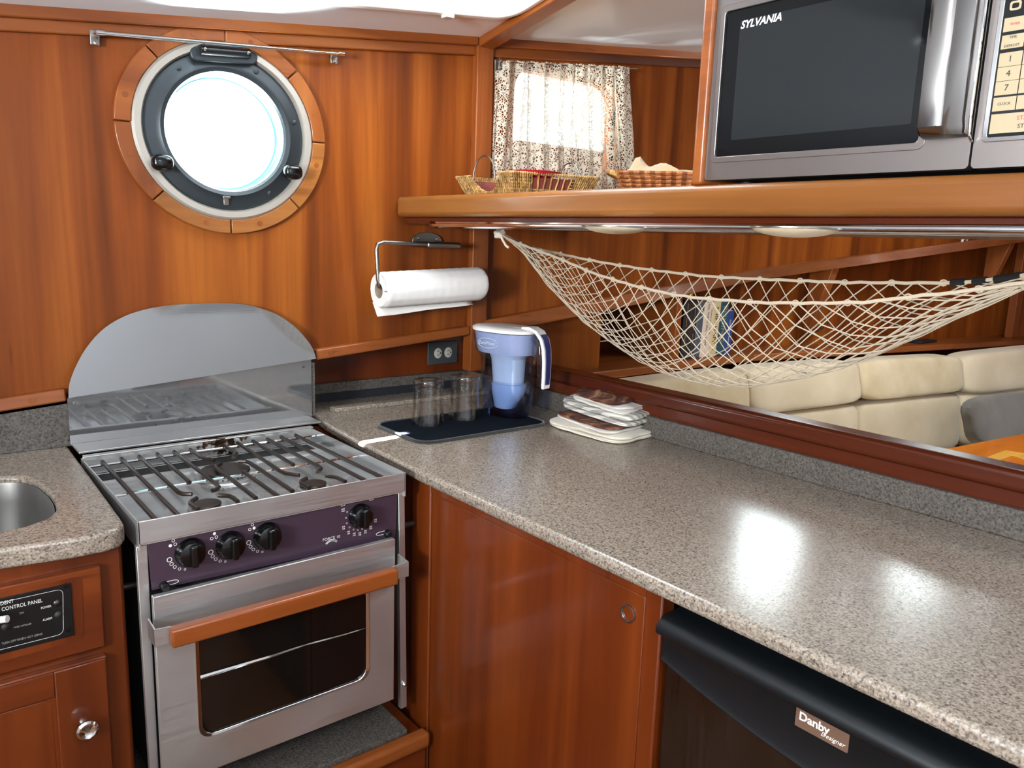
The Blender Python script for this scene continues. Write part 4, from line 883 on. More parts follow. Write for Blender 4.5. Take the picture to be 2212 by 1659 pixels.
# ================================================================ baskets on the shelf
def basket(name, A, Bc, C_, D, zb, taper, mat, label, pitch, r, gap=None, notch=None):
    t = thing(name, label, 'basket', ((A.x+C_.x)/2, (A.y+C_.y)/2, zb))
    c = (A+Bc+C_+D)/4; top = [A, Bc, C_, D]; nrow = 8 if name == 'seagrass_basket' else 7; bot = [Vector((c.x+(p.x-c.x)*taper, c.y+(p.y-c.y)*taper, zb)) for p in top]
    for s, nm in enumerate(('end', 'front', 'far_end', 'back')):
        p0, p1, q0, q1 = top[s], top[(s+1) % 4], bot[s], bot[(s+1) % 4]; bm = bmesh.new(); Ls = (p1-p0).length; H = (p0-q0).length
        n = max(6, int(Ls/pitch)); 
        for i in range(n+1):                               # uprights
            u = i/n; lo = .0
            if notch and s in notch:
                d = (u-.52)/.24
                hi = 1.0 if abs(d) > 1 else 1-(.72*math.sqrt(max(0, 1-d*d)))
            else: hi = 1.0
            if gap and s in gap and .22 < u < .72 and i % 3: continue
            a_ = q0.lerp(q1, u); b2 = p0.lerp(p1, u); pts = [a_.lerp(b2, hi*k/4)+Vector((0, 0, 0)) for k in range(5)]
            nn = (p1-p0).cross(Vector((0, 0, 1))).normalized()
            pts = [p+nn*(r*.6*(-1)**(k+i)) for k, p in enumerate(pts)]; tube(bm, pts, r, 5)
        rows = nrow
        for j in range(rows+1):                            # weavers
            v = j/rows
            pts = []
            for k in range(2*n+1):
                u = k/(2*n)
                if notch and s in notch and v > .27 and abs(u-.52) < .24*math.sqrt(max(0, 1-((1-v)/.72)**2)): 
                    if len(pts) > 1: tube(bm, pts, r*.9, 5)
                    pts = []; continue
                if gap and s in gap and .24 < u < .70 and j not in (0, 3, nrow):
                    if len(pts) > 1: tube(bm, pts, r*.9, 5)
                    pts = []; continue
                nn = (p1-p0).cross(Vector((0, 0, 1))).normalized(); pts.append(q0.lerp(q1, u).lerp(p0.lerp(p1, u), v)+nn*(r*1.1*(-1)**k))
            if len(pts) > 1: tube(bm, pts, r*(1.5 if j == rows else (.9 if notch else 1.35)), 5)
        obj('woven_side', bm, mat, t)
    bm = bmesh.new(); ins = [b_.lerp(c, .03) for b_ in bot]; prism(bm, [(p.x, p.y, zb+.001) for p in ins], (0, 0, .004)); obj('base', bm, mat, t)
    bm = bmesh.new(); li = [(b_.lerp(Vector((c.x, c.y, zb)), .05), t_.lerp(c, .05)) for b_, t_ in zip(bot, top)]
    for s in (1, 3):
        if name != 'seagrass_basket': break
        (b0, t0), (b1, t1) = li[s], li[(s+1) % 4]; prism(bm, [b0, b1, b1.lerp(t1, .86), b0.lerp(t0, .86)], ((b1-b0).cross(Vector((0, 0, 1))).normalized()*.0015))
    if len(bm.verts): obj('lining', bm, 'lining', t)
    else: bm.free()
    return t, top, bot
A, Bc, C_ = px(986, 383, 2, 1.562), px(1104, 371, 2, 1.572), px(1294, 385, 2, 1.572); D = A+C_-Bc
t, top, bot = basket('seagrass_basket', A, Bc, C_, D, 1.5055, .82, 'seagrass', 'low seagrass basket with notched ends and wire handles, left on the shelf', .0068, .0027, gap=(1,), notch=(0, 2))
for (p0, p1) in ((A, Bc), (C_, D)):
    m0, m1 = p0.lerp(p1, .32), p0.lerp(p1, .72); obj('wire_handle', T([m0.lerp(m1, .5-.5*math.cos(math.pi*k/10))+Vector((0, 0, -.012+.062*math.sin(math.pi*k/10))) for k in range(11)], .0022, 8), 'pewter', t)
rc = (A+Bc+C_+D)/4; rp_ = Bc.lerp(C_, .36).lerp(rc, .55)
tp = thing('plate', 'bright red plate standing in the seagrass basket', 'plate', (rp_.x, rp_.y, 1.51))
obj('dish', L([(0, .004), (.022, .004), (.024, .050), (.050, .064), (.058, .0715), (.0595, .073), (.057, .0735), (.047, .067), (.02, .058), (0, .057)], (rp_.x, rp_.y, 1.508), (0, 0, 1), 40, sx=1.25, u=(C_-Bc)), 'red', tp)
FL, FR = px(1335, 372, 2, 1.578), px(1515, 376, 2, 1.578); dv = Vector((.15, .13, 0))
FR = FL+(FR-FL).normalized()*.30; BR, BL = FR+dv, FL+dv
t, top, bot = basket('wicker_basket', BL, FL, FR, BR, 1.5065, .84, 'wicker', 'brown wicker basket with tan linen, beside the microwave panel', .026, .0036)
m0, m1 = BL.lerp(FL, .12), BL.lerp(FL, 1.0); od = (FL-FR).normalized()
for q in (0, .004): obj('rope_handle', T([m0.lerp(m1, k/10)+od*(.034*math.sin(math.pi*k/10))+Vector((0, 0, -.004+.014*math.sin(math.pi*k/10)-q)) for k in range(11)], .0045, 8), 'seagrass', t)
ln = thing('cloth', 'rumpled tan linen cloth in the wicker basket', 'cloth', (FL.x+.1, FL.y, 1.53))
bm = bmesh.new(); g = []
cc = (FL+FR+BL+BR)/4
for i in range(21):
    row = []
    for j in range(15):
        u, v = i/20, j/14; p = FL.lerp(FR, u).lerp(BL.lerp(BR, u), v); p = cc+(p-cc)*.93
        h = .012+.030*math.exp(-((u-.12)/.09)**2-((v-.75)/.3)**2)*1.5+.024*math.exp(-((u-.42)/.2)**2-((v-.45)/.4)**2)+.05*math.exp(-((u-.93)/.12)**2)+.007*math.sin(u*17+v*6)
        if u < .03 or u > .97 or v < .04 or v > .96: h -= .012
        p.z = 1.566+h*1.15; row.append(p)
    g.append(row)
surf(bm, g); o = obj('folds', bm, 'linen', ln); md_ = o.modifiers.new('sol', 'SOLIDIFY'); md_.thickness = .003; md_.offset = -1

# ================================================================ things on the worktop
dm = thing('drying_mat', 'dark navy ribbed drying mat with black edge under the glasses and pitcher', 'mat', (1.16, 1.6, .92))
mc4 = [px(806, 917, 2, .923), px(912, 960, 2, .923), px(1188, 916, 2, .923)]; a4 = mc4[0]; b4_ = mc4[1]; c4 = mc4[2]
MP = [a4, b4_, c4, a4+(c4-b4_)]; mo = rquad(MP, .045, 8); cm = sum(MP, Vector())/4
bm = bmesh.new(); prism(bm, [(p.x, p.y, .9203) for p in mo], (0, 0, .0055)); obj('cloth', bm, 'mat', dm, bev=.001)
obj('edge_binding', T([(p.x, p.y, .9244) for p in mo], .0042, 8, True), 'mat_rim', dm)
for i, (x, y) in enumerate(((924, 914), (1003, 902))):
    c = px(x, y, 2, .9262); g = thing('tumbler', ('clear upturned tumbler nearer the stove, left on the drying mat', 'clear upturned tumbler beside the pitcher, right on the drying mat')[i], 'glass', (c.x, c.y, .9262), 'upturned tumblers on the drying mat')
    s = 1.0
    obj('glass_wall', L([(.0425, 0), (.0435, .0005), (.0415, .02), (.0385, .055), (.037, .078), (.0385, .095), (.0405, .108), (.039, .1125), (.034, .114), (.012, .111), (0, .1105), (0, .099), (.02, .097), (.033, .093), (.0345, .078), (.036, .055), (.0395, .02), (.0425, 0)], (c.x, c.y, .9266), (0, 0, 1), 40), 'tumbler', g)
# pitcher
pcx = px(1092, 893, 2, .9262); pv = Vector((math.cos(math.radians(-79)), math.sin(math.radians(-79)), 0)); pw = Vector((-pv.y, pv.x, 0))
pt = thing('water_pitcher', 'blue clear water filter pitcher with white lid, half full, on the drying mat', 'pitcher', (pcx.x, pcx.y, .9262))
Z0 = .9265; ZTp = Z0+.232
def oval(z, a, b, o=0.0, n=40, spout=0.0):
    out = []
    for k in range(n):
        t = 2*math.pi*k/n; ca, sa = math.cos(t), math.sin(t); e = 2/2.4
        x = a*math.copysign(abs(ca)**e, ca); y = b*math.copysign(abs(sa)**e, sa)
        if ca < -.8: x -= spout*((-ca-.8)/.2)
        p = Vector((pcx.x, pcx.y, z))+pv*(x+o)+pw*y; out.append(p)
    return out
def loft(bm, rings, cap0=True, cap1=True):
    R = [[bm.verts.new(p) for p in r] for r in rings]; n = len(R[0])
    for a, b in zip(R, R[1:]):
        for k in range(n): bm.faces.new((a[k], a[(k+1) % n], b[(k+1) % n], b[k]))
    if cap0: bm.faces.new(R[0][::-1])
    if cap1: bm.faces.new(R[-1])
outer = [(0, .070, .047, .004), (.004, .073, .050, .004), (.08, .077, .052, .004), (.15, .081, .055, .002), (.163, .083, .057, 0), (.175, .092, .064, -.004), (.228, .098, .068, -.006)]
bm = bmesh.new(); loft(bm, [oval(Z0+h, a, b, o, 40, .006 if h > .16 else 0) for h, a, b, o in outer], True, False)
loft(bm, [oval(Z0+h+.003, a-.0025, b-.0025, o, 40, .006 if h > .16 else 0) for h, a, b, o in outer], True, False); obj('jug', bm, 'pitcher_blue', pt)
bm = bmesh.new(); loft(bm, [oval(Z0+.0045, .066, .044, .004), oval(Z0+.05, .0715, .0475, .004), oval(Z0+.0925, .0743, .0492, .004)]); obj('water', bm, 'water', pt)
bm = bmesh.new(); loft(bm, [oval(Z0+.170, .084, .057, -.002), oval(Z0+.182, .088, .0605, -.004), oval(Z0+.225, .0935, .0645, -.006)]); hp = obj('hopper', bm, 'hopper', pt)
bm = bmesh.new(); loft(bm, [oval(Z0+.086, .043, .035, .006), oval(Z0+.10, .044, .036, .006), oval(Z0+.155, .047, .040, .004), oval(Z0+.158, .050, .042, .004), oval(Z0+.17, .052, .044, .004)]); obj('filter_cup', bm, 'milk', pt)
bm = bmesh.new(); loft(bm, [oval(Z0+.017, .026, .024, -.002), oval(Z0+.021, .030, .026, -.002), oval(Z0+.055, .045, .033, .006), oval(Z0+.066, .048, .036, .008), oval(Z0+.0855, .050, .037, .008)]); obj('filter', bm, 'milk', pt)
bm = bmesh.new(); loft(bm, [oval(Z0+.2275, .0985, .0685, -.006, 40, .006), oval(Z0+.235, .0985, .0685, -.006, 40, .006), oval(Z0+.239, .092, .062, -.006, 40, .004), oval(Z0+.241, .06, .04, -.004)]); ld = obj('lid', bm, 'white_plastic', pt, sharp=50)
bm = bmesh.new(); loft(bm, [oval(Z0+.2405, .030, .016, .030), oval(Z0+.2418, .026, .013, .030)], False, True); obj('lid_flap', bm, 'white_plastic', ld)
# handle, a flat bow from the lid down to a free end
HP = [(.060, .236), (.085, .238), (.105, .231), (.120, .214), (.1275, .19), (.130, .16), (.130, .12), (.1285, .088)]
def hpt(a, z, s=0): return Vector((pcx.x, pcx.y, Z0+z))+pv*(a)+pw*s
def bow(name, mat, w0, w1, t0, dz=0.0, sub=HP):
    bm = bmesh.new(); rows = []
    for i, (a, z) in enumerate(sub):
        q = Vector(sub[min(i+1, len(sub)-1)])-Vector(sub[max(i-1, 0)]); q.normalize(); nn = Vector((q.y, -q.x)) * -1
        nn = Vector((-q.y, q.x)); w = w0+(w1-w0)*i/(len(sub)-1)
        c = [(a+nn.x*t0[0]+0, z+nn.y*t0[0]), (a+nn.x*t0[1], z+nn.y*t0[1])]
        rows.append([hpt(c[0][0], c[0][1], -w), hpt(c[0][0], c[0][1], w), hpt(c[1][0], c[1][1], w), hpt(c[1][0], c[1][1], -w)])
    loft(bm, rows); return obj(name, bm, mat, pt, bev=.003, seg=3)
bow('handle', 'white_plastic', .020, .0145, (.0, .009))
bow('handle_grip', 'navy', .0125, .0085, (.0088, .0112), sub=[(.112, .224), (.1205, .2125), (.1275, .19), (.130, .16), (.130, .12), (.129, .1)])
bow('handle_core', 'pitcher_blue', .010, .009, (-.012, .0), sub=[(.085, .225), (.105, .212), (.117, .195), (.1215, .16), (.1225, .12), (.122, .09)])
bm = bmesh.new(); prism(bm, [hpt(.088, .170, -.006), hpt(.10, .166, -.006), hpt(.116, .150, -.006), hpt(.116, .20, -.006), hpt(.09, .226, -.006)], pw*.012); obj('handle_web', bm, 'pitcher_blue', pt, bev=.003)
en = -pw
cE = hpt(-.015, .198)-pw*.0675
bm = bmesh.new(); tube(bm, [cE+pv*(.036*math.cos(a))+Vector((0, 0, .013*math.sin(a)))-pw*(-.0035*(abs(math.cos(a))**2)) for a in [2*math.pi*k/28 for k in range(28)]], .0006, 5, True); obj('oval_emblem', bm, 'milk', pt)
text('lettering', 'ZeroWater', .0125, cE-pw*.0005, pv, (0, 0, 1), 'milk', pt)

# ---- folded dish towels
def folded(name, pix, z0, z1, mats, label, seed, wave=.0015, p=6.5, drape=0.0):
    """a folded cloth as rounded, slightly rumpled folds: pix gives three corners on the plane it lies on"""
    P = [px(x, y, 2, z0) for x, y in pix]; P.append(P[0]+P[2]-P[1])
    c = sum(P, Vector())/4; t = thing(name, label, 'towel', (c.x, c.y, z0), 'folded dish towels in a pile')
    rnd = random.Random(seed); layers = len(mats); h = (z1-z0)/layers; d0, d1 = (P[1]-P[0]), (P[3]-P[0])
    for q in range(layers):
        s = 1+.075-.02*q+rnd.uniform(-.012, .012); bm = bmesh.new(); Q = [c+(v-c)*s+Vector((rnd.uniform(-.004, .004), rnd.uniform(-.004, .004), 0)) for v in P]
        lo = [Vector((v.x, v.y, z0+h*q+.0004)) for v in Q]; hi = [v+Vector((0, 0, h*1.02)) for v in lo]
        soft(bm, lo+hi, p, 13, .012, seed*7+q)
        lay = bm.loops.layers.uv.verify(); f1, f2, f3 = (rnd.uniform(0, 6) for _ in range(3))
        for v in bm.verts:
            e = v.co-P[0]; a, b = e.dot(d0)/d0.length_squared, e.dot(d1)/d1.length_squared; k = max(0, min(1, (v.co.z-z0-h*q)/h))
            w = wave*(math.sin(a*9+f1)+math.sin(b*8+f2)+.7*math.sin((a+b)*13+f3)); v.co.z = max(z0+.0003, v.co.z+w*k*(1 if q == layers-1 else .4))
            v.co += d0.normalized()*(.0016*math.sin(b*20+f2))+d1.normalized()*(.0016*math.sin(a*22+f1))
            if drape: v.co.z += drape*(math.exp(-((a-.25)/.16)**2)-.35+.6*math.exp(-((a-.72)/.2)**2-((b-.6)/.4)**2))*k
        for f in bm.faces:
            for lp in f.loops:
                v = lp.vert.co-P[0]; lp[lay].uv = (v.dot(d0)/d0.length_squared, v.dot(d1)/d1.length_squared+v.z*5)
        obj('fold', bm, mats[q], t)
    return t
folded('dish_towel', [(1184, 920), (1336, 962), (1440, 934)], .9203, .939, ['towel_cream', 'towel_cream'], 'cream cotton dish towel at the bottom of the towel pile', 1)
folded('dish_towel', [(1200, 900), (1318, 940), (1414, 915)], .9394, .952, ['towel_white', 'towel_print'], 'white terry dish towel with a brown printed band, second from the bottom of the pile', 2)
folded('dish_towel', [(1212, 880), (1352, 926), (1436, 900)], .9524, .980, ['towel_stripe', 'towel_stripe'], 'grey and white striped dish towel in the middle of the pile', 3)
folded('dish_towel', [(1236, 862), (1344, 897), (1416, 876)], .9804, .996, ['towel_white', 'towel_white'], 'white waffle dish towel just under the printed one', 4)
folded('dish_towel', [(1236, 852), (1318, 879), (1392, 862)], .9964, 1.006, ['towel_print'], 'dish towel with a dark red and brown autumn print, topmost of the pile', 5, .002, 4.0, .006)

# ---- paper towel holder and roll
YR = 1.815
ph_ = thing('paper_towel_holder', 'bent grey wire paper towel holder screwed to the wall', 'holder', (1.2, 1.88, 1.38))
pl_ = px(921, 517, 1, 1.897); a = px(813, 522, 1, YR); b_ = px(818, 618, 1, YR); e = px(955, 525, 1, YR+.03)
bm = bmesh.new(); pts = [(pl_.x-.05, 1.897, pl_.z-.012), (pl_.x+.05, 1.897, pl_.z-.004)]+[(pl_.x+.05*math.cos(t), 1.897, pl_.z-.006+.026*math.sin(t)) for t in [math.pi*k/12 for k in range(1, 12)]]; prism(bm, pts, (0, -.006, 0)); obj('wall_plate', bm, 'pewter', ph_, bev=.001)
for dx in (-.03, .03): obj('screw', L([(.004, 0), (.004, .001), (0, .002)], (pl_.x+dx, 1.891, pl_.z+.002), (0, -1, 0), 12), 'chrome', ph_)
bm = bmesh.new(); box(bm, (pl_.x-.052, YR-.008, pl_.z-.022), (pl_.x+.058, 1.893, pl_.z-.006)); obj('arm_clip', bm, 'pewter', ph_, bev=.006, seg=3)
rollc = px(826, 614, 1, YR); zr = rollc.z-.016
arm = [(pl_.x, YR, pl_.z-.013), (a.x+.02, YR, a.z-.001), (a.x+.004, YR, a.z-.006), (a.x, YR, a.z-.02), (b_.x-.002, YR, zr+.03), (b_.x+.002, YR, zr+.01), (b_.x+.02, YR, zr), (b_.x+.32, YR, zr+.02)]
obj('wire_arm', T(arm, .0055, 10), 'pewter', ph_)
rl = thing('paper_towel_roll', 'white quilted paper towel roll hanging on the wall holder', 'paper towels', (1.2, YR, zr))
x0r = px(818, 630, 1, YR).x; x1r = px(1036, 620, 1, YR).x; axr = Vector((1, 0, .045)).normalized(); c0 = Vector((x0r, YR, zr)); Lr = x1r-x0r
bm = bmesh.new(); NS = 64; R_o = .0475; rows = []
for k in range(NS):
    a_ = 2*math.pi*k/NS; row = []
    for i in range(41):
        q = i/40; r_ = R_o-(.004 if i in (0, 40) else 0)+.0008*math.sin(q*40+6*a_)*math.sin(q*40-6*a_)
        row.append(c0+axr*(Lr*q)+Vector((0, math.cos(a_), math.sin(a_)))*r_)
    rows.append(row)
surf(bm, rows, closed_u=True)
for i, xx in ((0, 0), (1, Lr)): lathe(bm, [(R_o-.004, 0), (.021, 0)], c0+axr*xx, axr*(-1 if i == 0 else 1), NS)
obj('sheets', bm, 'paper', rl, weld=True)
obj('core', L([(.0208, 0), (.0208, Lr), (.019, Lr), (.019, 0), (.0208, 0)], c0, axr, 32), plain('cardboard core', '9a8b78', .9), rl)
bm = bmesh.new(); rows = []
for i in range(13):
    row = []
    for j in range(8):
        q = i/12; t = j/7; p = c0+axr*(Lr*(.005+.95*q))+Vector((0, .036-.026*t, -.034-(.036-.010*q)*t))
        p.z += .001*math.sin(q*9+t*3); row.append(p)
    rows.append(row)
surf(bm, rows); o = obj('loose_sheet', bm, 'paper', rl); s_ = o.modifiers.new('s', 'SOLIDIFY'); s_.thickness = .0012

# ---- outlet
ol = thing('wall_outlet', 'grey double outlet in the dark recess behind the glasses', 'outlet', (1.39, 2.047, 1.0))
c = px(957, 762, 1, 2.045); obj('cover_plate', B((c.x-.057, 2.045, c.z-.036), (c.x+.057, 2.0498, c.z+.036)), 'grey_plate', ol, bev=.002)
for s in (-.0195, .0195):
    f = obj('socket', L([(.0165, 0), (.0165, .002), (.015, .0025), (0, .0025)], (c.x+s, 2.045, c.z), (0, -1, 0), 28, u=(1, 0, 0), sx=.86), 'ivory', ol)
    bm = bmesh.new(); box(bm, (c.x+s-.005, 2.0421, c.z+.0055), (c.x+s+.004, 2.0424, c.z+.0073)); box(bm, (c.x+s-.005, 2.0421, c.z-.0065), (c.x+s+.004, 2.0424, c.z-.0047)); lathe(bm, [(.0026, 0), (.0026, .0003), (0, .0003)], (c.x+s+.0085 if s < 0 else c.x+s+.0085, 2.0424, c.z), (0, -1, 0), 12); obj('slots', bm, 'black_matt', f)
obj('screw', L([(.003, 0), (.003, .001), (0, .0015)], (c.x, 2.0445, c.z), (0, -1, 0), 10), 'pewter', ol)

# ================================================================ string hammock under the shelf
hm = thing('hammock', 'white string net hammock slung under the shelf', 'hammock', (1.31, 1.0, 1.30))
FR_ = [(1081, 506), (1113, 523), (1203, 556), (1284, 591), (1365, 616), (1447, 635), (1501, 643), (1640, 654), (1769, 655), (1873, 653), (1976, 640), (2080, 630), (2150, 619), (2212, 611), (2270, 604)]
BK_ = [(1081, 504), (1143, 533), (1195, 545), (1249, 557), (1314, 569), (1384, 580), (1447, 588), (1528, 597), (1640, 603), (1821, 610), (1976, 611), (2059, 611), (2140, 605), (2212, 595), (2270, 590)]
BT_ = [(1081, 507), (1127, 540), (1192, 626), (1270, 702), (1365, 770), (1433, 805), (1501, 827), (1582, 835), (1640, 835), (1743, 816), (1847, 787), (1950, 743), (2054, 694), (2157, 648), (2212, 624), (2270, 600)]
def curve_on(pix, xend, xmid):
    """lift a traced rope to a plan that bows from the tie point out to xmid and back"""
    out = []
    for x, y in pix:
        s = min(1, max(0, (x-1081)/1189)); k = math.sin(math.pi*s)**.7 if 0 < s < 1 else 0
        out.append(px(x, y, 0, xend+(xmid-xend)*k))
    return out
def sampler(pts):
    ys = [p.y for p in pts][::-1]; xs = [p.x for p in pts][::-1]; zs = [p.z for p in pts][::-1]
    return lambda y: Vector((np.interp(y, ys, xs), y, np.interp(y, ys, zs)))
cF, cB, cM = (sampler(curve_on(p, 1.31, xm)) for p, xm in ((FR_, 1.235), (BK_, 1.40), (BT_, 1.32)))
ya_, yb_ = px(1081, 505, 0, 1.31).y, px(2270, 598, 0, 1.31).y
def net(u, v):
    y = ya_+(yb_-ya_)*u; f, b, m = cF(y), cB(y), cM(y); c = m*2-(f+b)*.5
    t = v; q = f*(1-t)**2+c*2*t*(1-t)+b*t*t
    w = abs(2*t-1)**3; return q
NUu, NVv = 26, 13
uu = lambda i: .045+.93*i/NUu
bm = bmesh.new()
for par in (0, 1):
    for k in range(-NVv, NUu+1):
        pts = []
        for j in range(NVv+1):
            i = k+j if par == 0 else k+NVv-j
            if 0 <= i <= NUu: pts.append(net(uu(i)+.004*math.sin(i*2.1+j*1.7), j/NVv)+Vector((0, 0, .002*math.sin(i*1.3+j*2.7))))
        if len(pts) > 1: tube(bm, pts, .00115, 4)
o = obj('net_cords', bm, 'rope', hm); o['kind'] = 'stuff'
for f, nm in ((cF, 'front_edge_rope'), (cB, 'back_edge_rope')):
    P = [f(ya_+(yb_-ya_)*k/60) for k in range(61)]; P = [p if not 1 < k < 59 else p+Vector((0, 0, .0008*math.sin(k*2.4))) for k, p in enumerate(P)]
    obj(nm, T(P, .0032, 7), 'rope_edge', hm)
bm = bmesh.new()
for f in (0, 1):                                         # loops where the cords turn round the edge ropes
    for i in range(1, NUu, 2):
        c = net(uu(i), f); tube(bm, [c+Vector((0, .006*math.cos(a), .0048*math.sin(a))) for a in [2*math.pi*q/8 for q in range(8)]], .0013, 4, True)
o = obj('cord_loops', bm, 'rope', hm); o['kind'] = 'stuff'
for a, b_, nm in ((ya_, ya_-.075, 'clew_cords'), (yb_, yb_+.04, 'clew_cords')):
    bm = bmesh.new()
    for j in range(17):
        v = j/16; u1 = .045 if nm and a == ya_ else .975
        p0 = cM(a) if False else (cF(a)+cB(a))/2; p1 = net(u1, v); tube(bm, [p0, p0.lerp(p1, .5)+Vector((0, 0, .0015*math.sin(j))), p1], .0012, 4)
    o = obj(nm, bm, 'rope', hm); o['kind'] = 'stuff'
K = (cF(ya_)+cB(ya_))/2
bm = bmesh.new(); soft(bm, [K+Vector((dx, dy, dz)) for dz in (-.012, .010) for dx, dy in ((-.016, -.012), (.016, -.012), (.016, .016), (-.016, .016))], 2.6, 5, .12, 3); obj('tie_knot', bm, 'tie', hm)
obj('tie_tail', T([K, K+Vector((-.004, -.012, -.012)), K+Vector((.002, -.022, -.030)), K+Vector((.006, -.03, -.036))], .0035, 7), 'tie', hm)
obj('tie_loop', T([K, K+Vector((.0, .012, .008)), K+Vector((0, .016, .018)), K+Vector((.004, .004, .021)), K+Vector((.002, -.01, .01))], .003, 7), 'tie', hm)
for x0_, x1_ in ((2056, 2086), (2103, 2132), (2150, 2206)):
    P = []
    for k in range(5):
        x = x0_+(x1_-x0_)*k/4; yy = np.interp(x, [q[0] for q in BK_], [q[1] for q in BK_]); s = (x-1081)/1189; kk = math.sin(math.pi*s)**.7; P.append(px(x, yy, 0, 1.31+.09*kk))
    obj('black_tape', T(P, .0062, 8), 'black_matt', hm)

# ================================================================ saloon
def G(x): return hull(x)-.185
st_ = thing('settee_base', 'cream seat of the saloon settee below the back cushions', 'settee', (3, 1.3, 0))
bm = bmesh.new(); prism(bm, [(1.6, .9, 0), (4.6, .75, 0), (4.6, hull(4.6)-.03, 0), (2.85, 1.86, 0), (1.6, 1.86, 0)], (0, 0, .36)); obj('plinth', bm, 'wood_cab', st_)
bm = bmesh.new(); soft(bm, [(1.6, .95, .361), (4.6, .75, .361), (4.6, 1.33, .361), (1.6, 1.70, .361), (1.6, .95, .46), (4.6, .75, .46), (4.6, 1.33, .46), (1.6, 1.70, .46)], 10, 9); obj('seat', bm, 'suede', st_)
def xg(pxx, py, z): 
    # where the seam at this pixel meets the front of the backs
    best = None
    for k in range(600):
        x = 1.5+k*.007; e = None
        d = ray(pxx, py); 
        t = x/d[0]; y = t*d[1]
        if best is None or abs(y-G(x)) < best[0]: best = (abs(y-G(x)), x)
    return best[1]
xs_ = [1.58, xg(1633, 870, .8), xg(1872, 850, .8), xg(2092, 830, .8), 4.95]
tops = [.930, .932, .925, .918, .935]
ZM = .745
def backc(x0, x1, z0, z1, z1b, lean0, lean1, mat, label, seed, nm='back_cushion', thick=.15):
    C = lambda x, z, l: (x, G(x)+l, z)
    t = bmesh.new(); soft(t, [C(x0, z0, lean0), C(x1, z0, lean0), C(x1, z0, lean0+thick), C(x0, z0, lean0+thick), C(x0, z1, lean1), C(x1, z1b, lean1), C(x1, z1b, lean1+thick*.85), C(x0, z1, lean1+thick*.85)], 7, 10, .006, seed)
    o = obj(nm, t, mat); return tag(o, label, 'cushion', 'cream settee back cushions')
up = ['cream settee head cushion with vertical wrinkles, furthest left beneath the net', 'long smooth cream head cushion beneath the lowest sag of the net', 'cream head cushion with fine wrinkles, just right of the net', 'cream head cushion above the grey pillow at the right edge']
lo_ = [None, 'cream lower back cushion under the smooth long head cushion', 'wide cream lower back cushion left of the grey pillow', 'cream lower back cushion behind the grey pillow']
for i in range(4):
    backc(xs_[i]+.002, xs_[i+1]-.002, ZM-(.02 if i == 3 else 0), tops[i], tops[i+1] if i < 3 else .94, -.012, .03, 'suede_worn' if i in (0, 2) else 'suede', up[i], i+1)
    if lo_[i]: backc(xs_[i]+.002, xs_[i+1]-.002, .455, ZM-.004, ZM-.004, -.02, .008, 'suede', lo_[i], i+11)
pp = [px(x, y, 1, 1.21) for x, y in ((2128, 985), (2330, 970), (2330, 848), (2118, 862))]
bm = bmesh.new(); fr4 = [p for p in pp]; soft(bm, [pp[0], pp[1], pp[1]+Vector((0, .09, .0)), pp[0]+Vector((0, .09, .0)), pp[3]+Vector((0, .04, 0)), pp[2]+Vector((0, .04, 0)), pp[2]+Vector((0, .12, 0)), pp[3]+Vector((0, .12, 0))], 3.4, 10, .02, 9)
tag(obj('pillow', bm, 'pillow'), 'grey corduroy pillow leaning on the settee by the table', 'pillow')
tb = thing('table', 'glossy orange teak saloon table with a pale inlay', 'table', (3.2, .7, 0))
ZTB = .74; tp_ = [px(x, y, 2, ZTB) for x, y in ((2027, 971), (2240, 933), (2212, 1020))]
to = [(tp_[0].x, tp_[0].y), (4.0, tp_[0].y-.17), (4.0, .25), (tp_[0].x-.03, .25), (tp_[0].x-.035, .8)]
bm = bmesh.new(); prism(bm, [(x, y, ZTB-.03) for x, y in to], (0, 0, .03)); obj('top', bm, 'wood_table', tb, bev=.006)
i1 = [px(x, y, 2, ZTB+.0005) for x, y in ((2118, 993), (2172, 973), (2250, 985), (2250, 1006), (2186, 985), (2140, 1001))]
bm = bmesh.new(); prism(bm, i1, (0, 0, .0006)); obj('inlay', bm, 'wood_inlay', tb)
bm = bmesh.new(); box(bm, (3.2, .5, 0), (3.45, .75, ZTB-.03)); obj('pedestal', bm, 'wood_cab', tb, bev=.01)

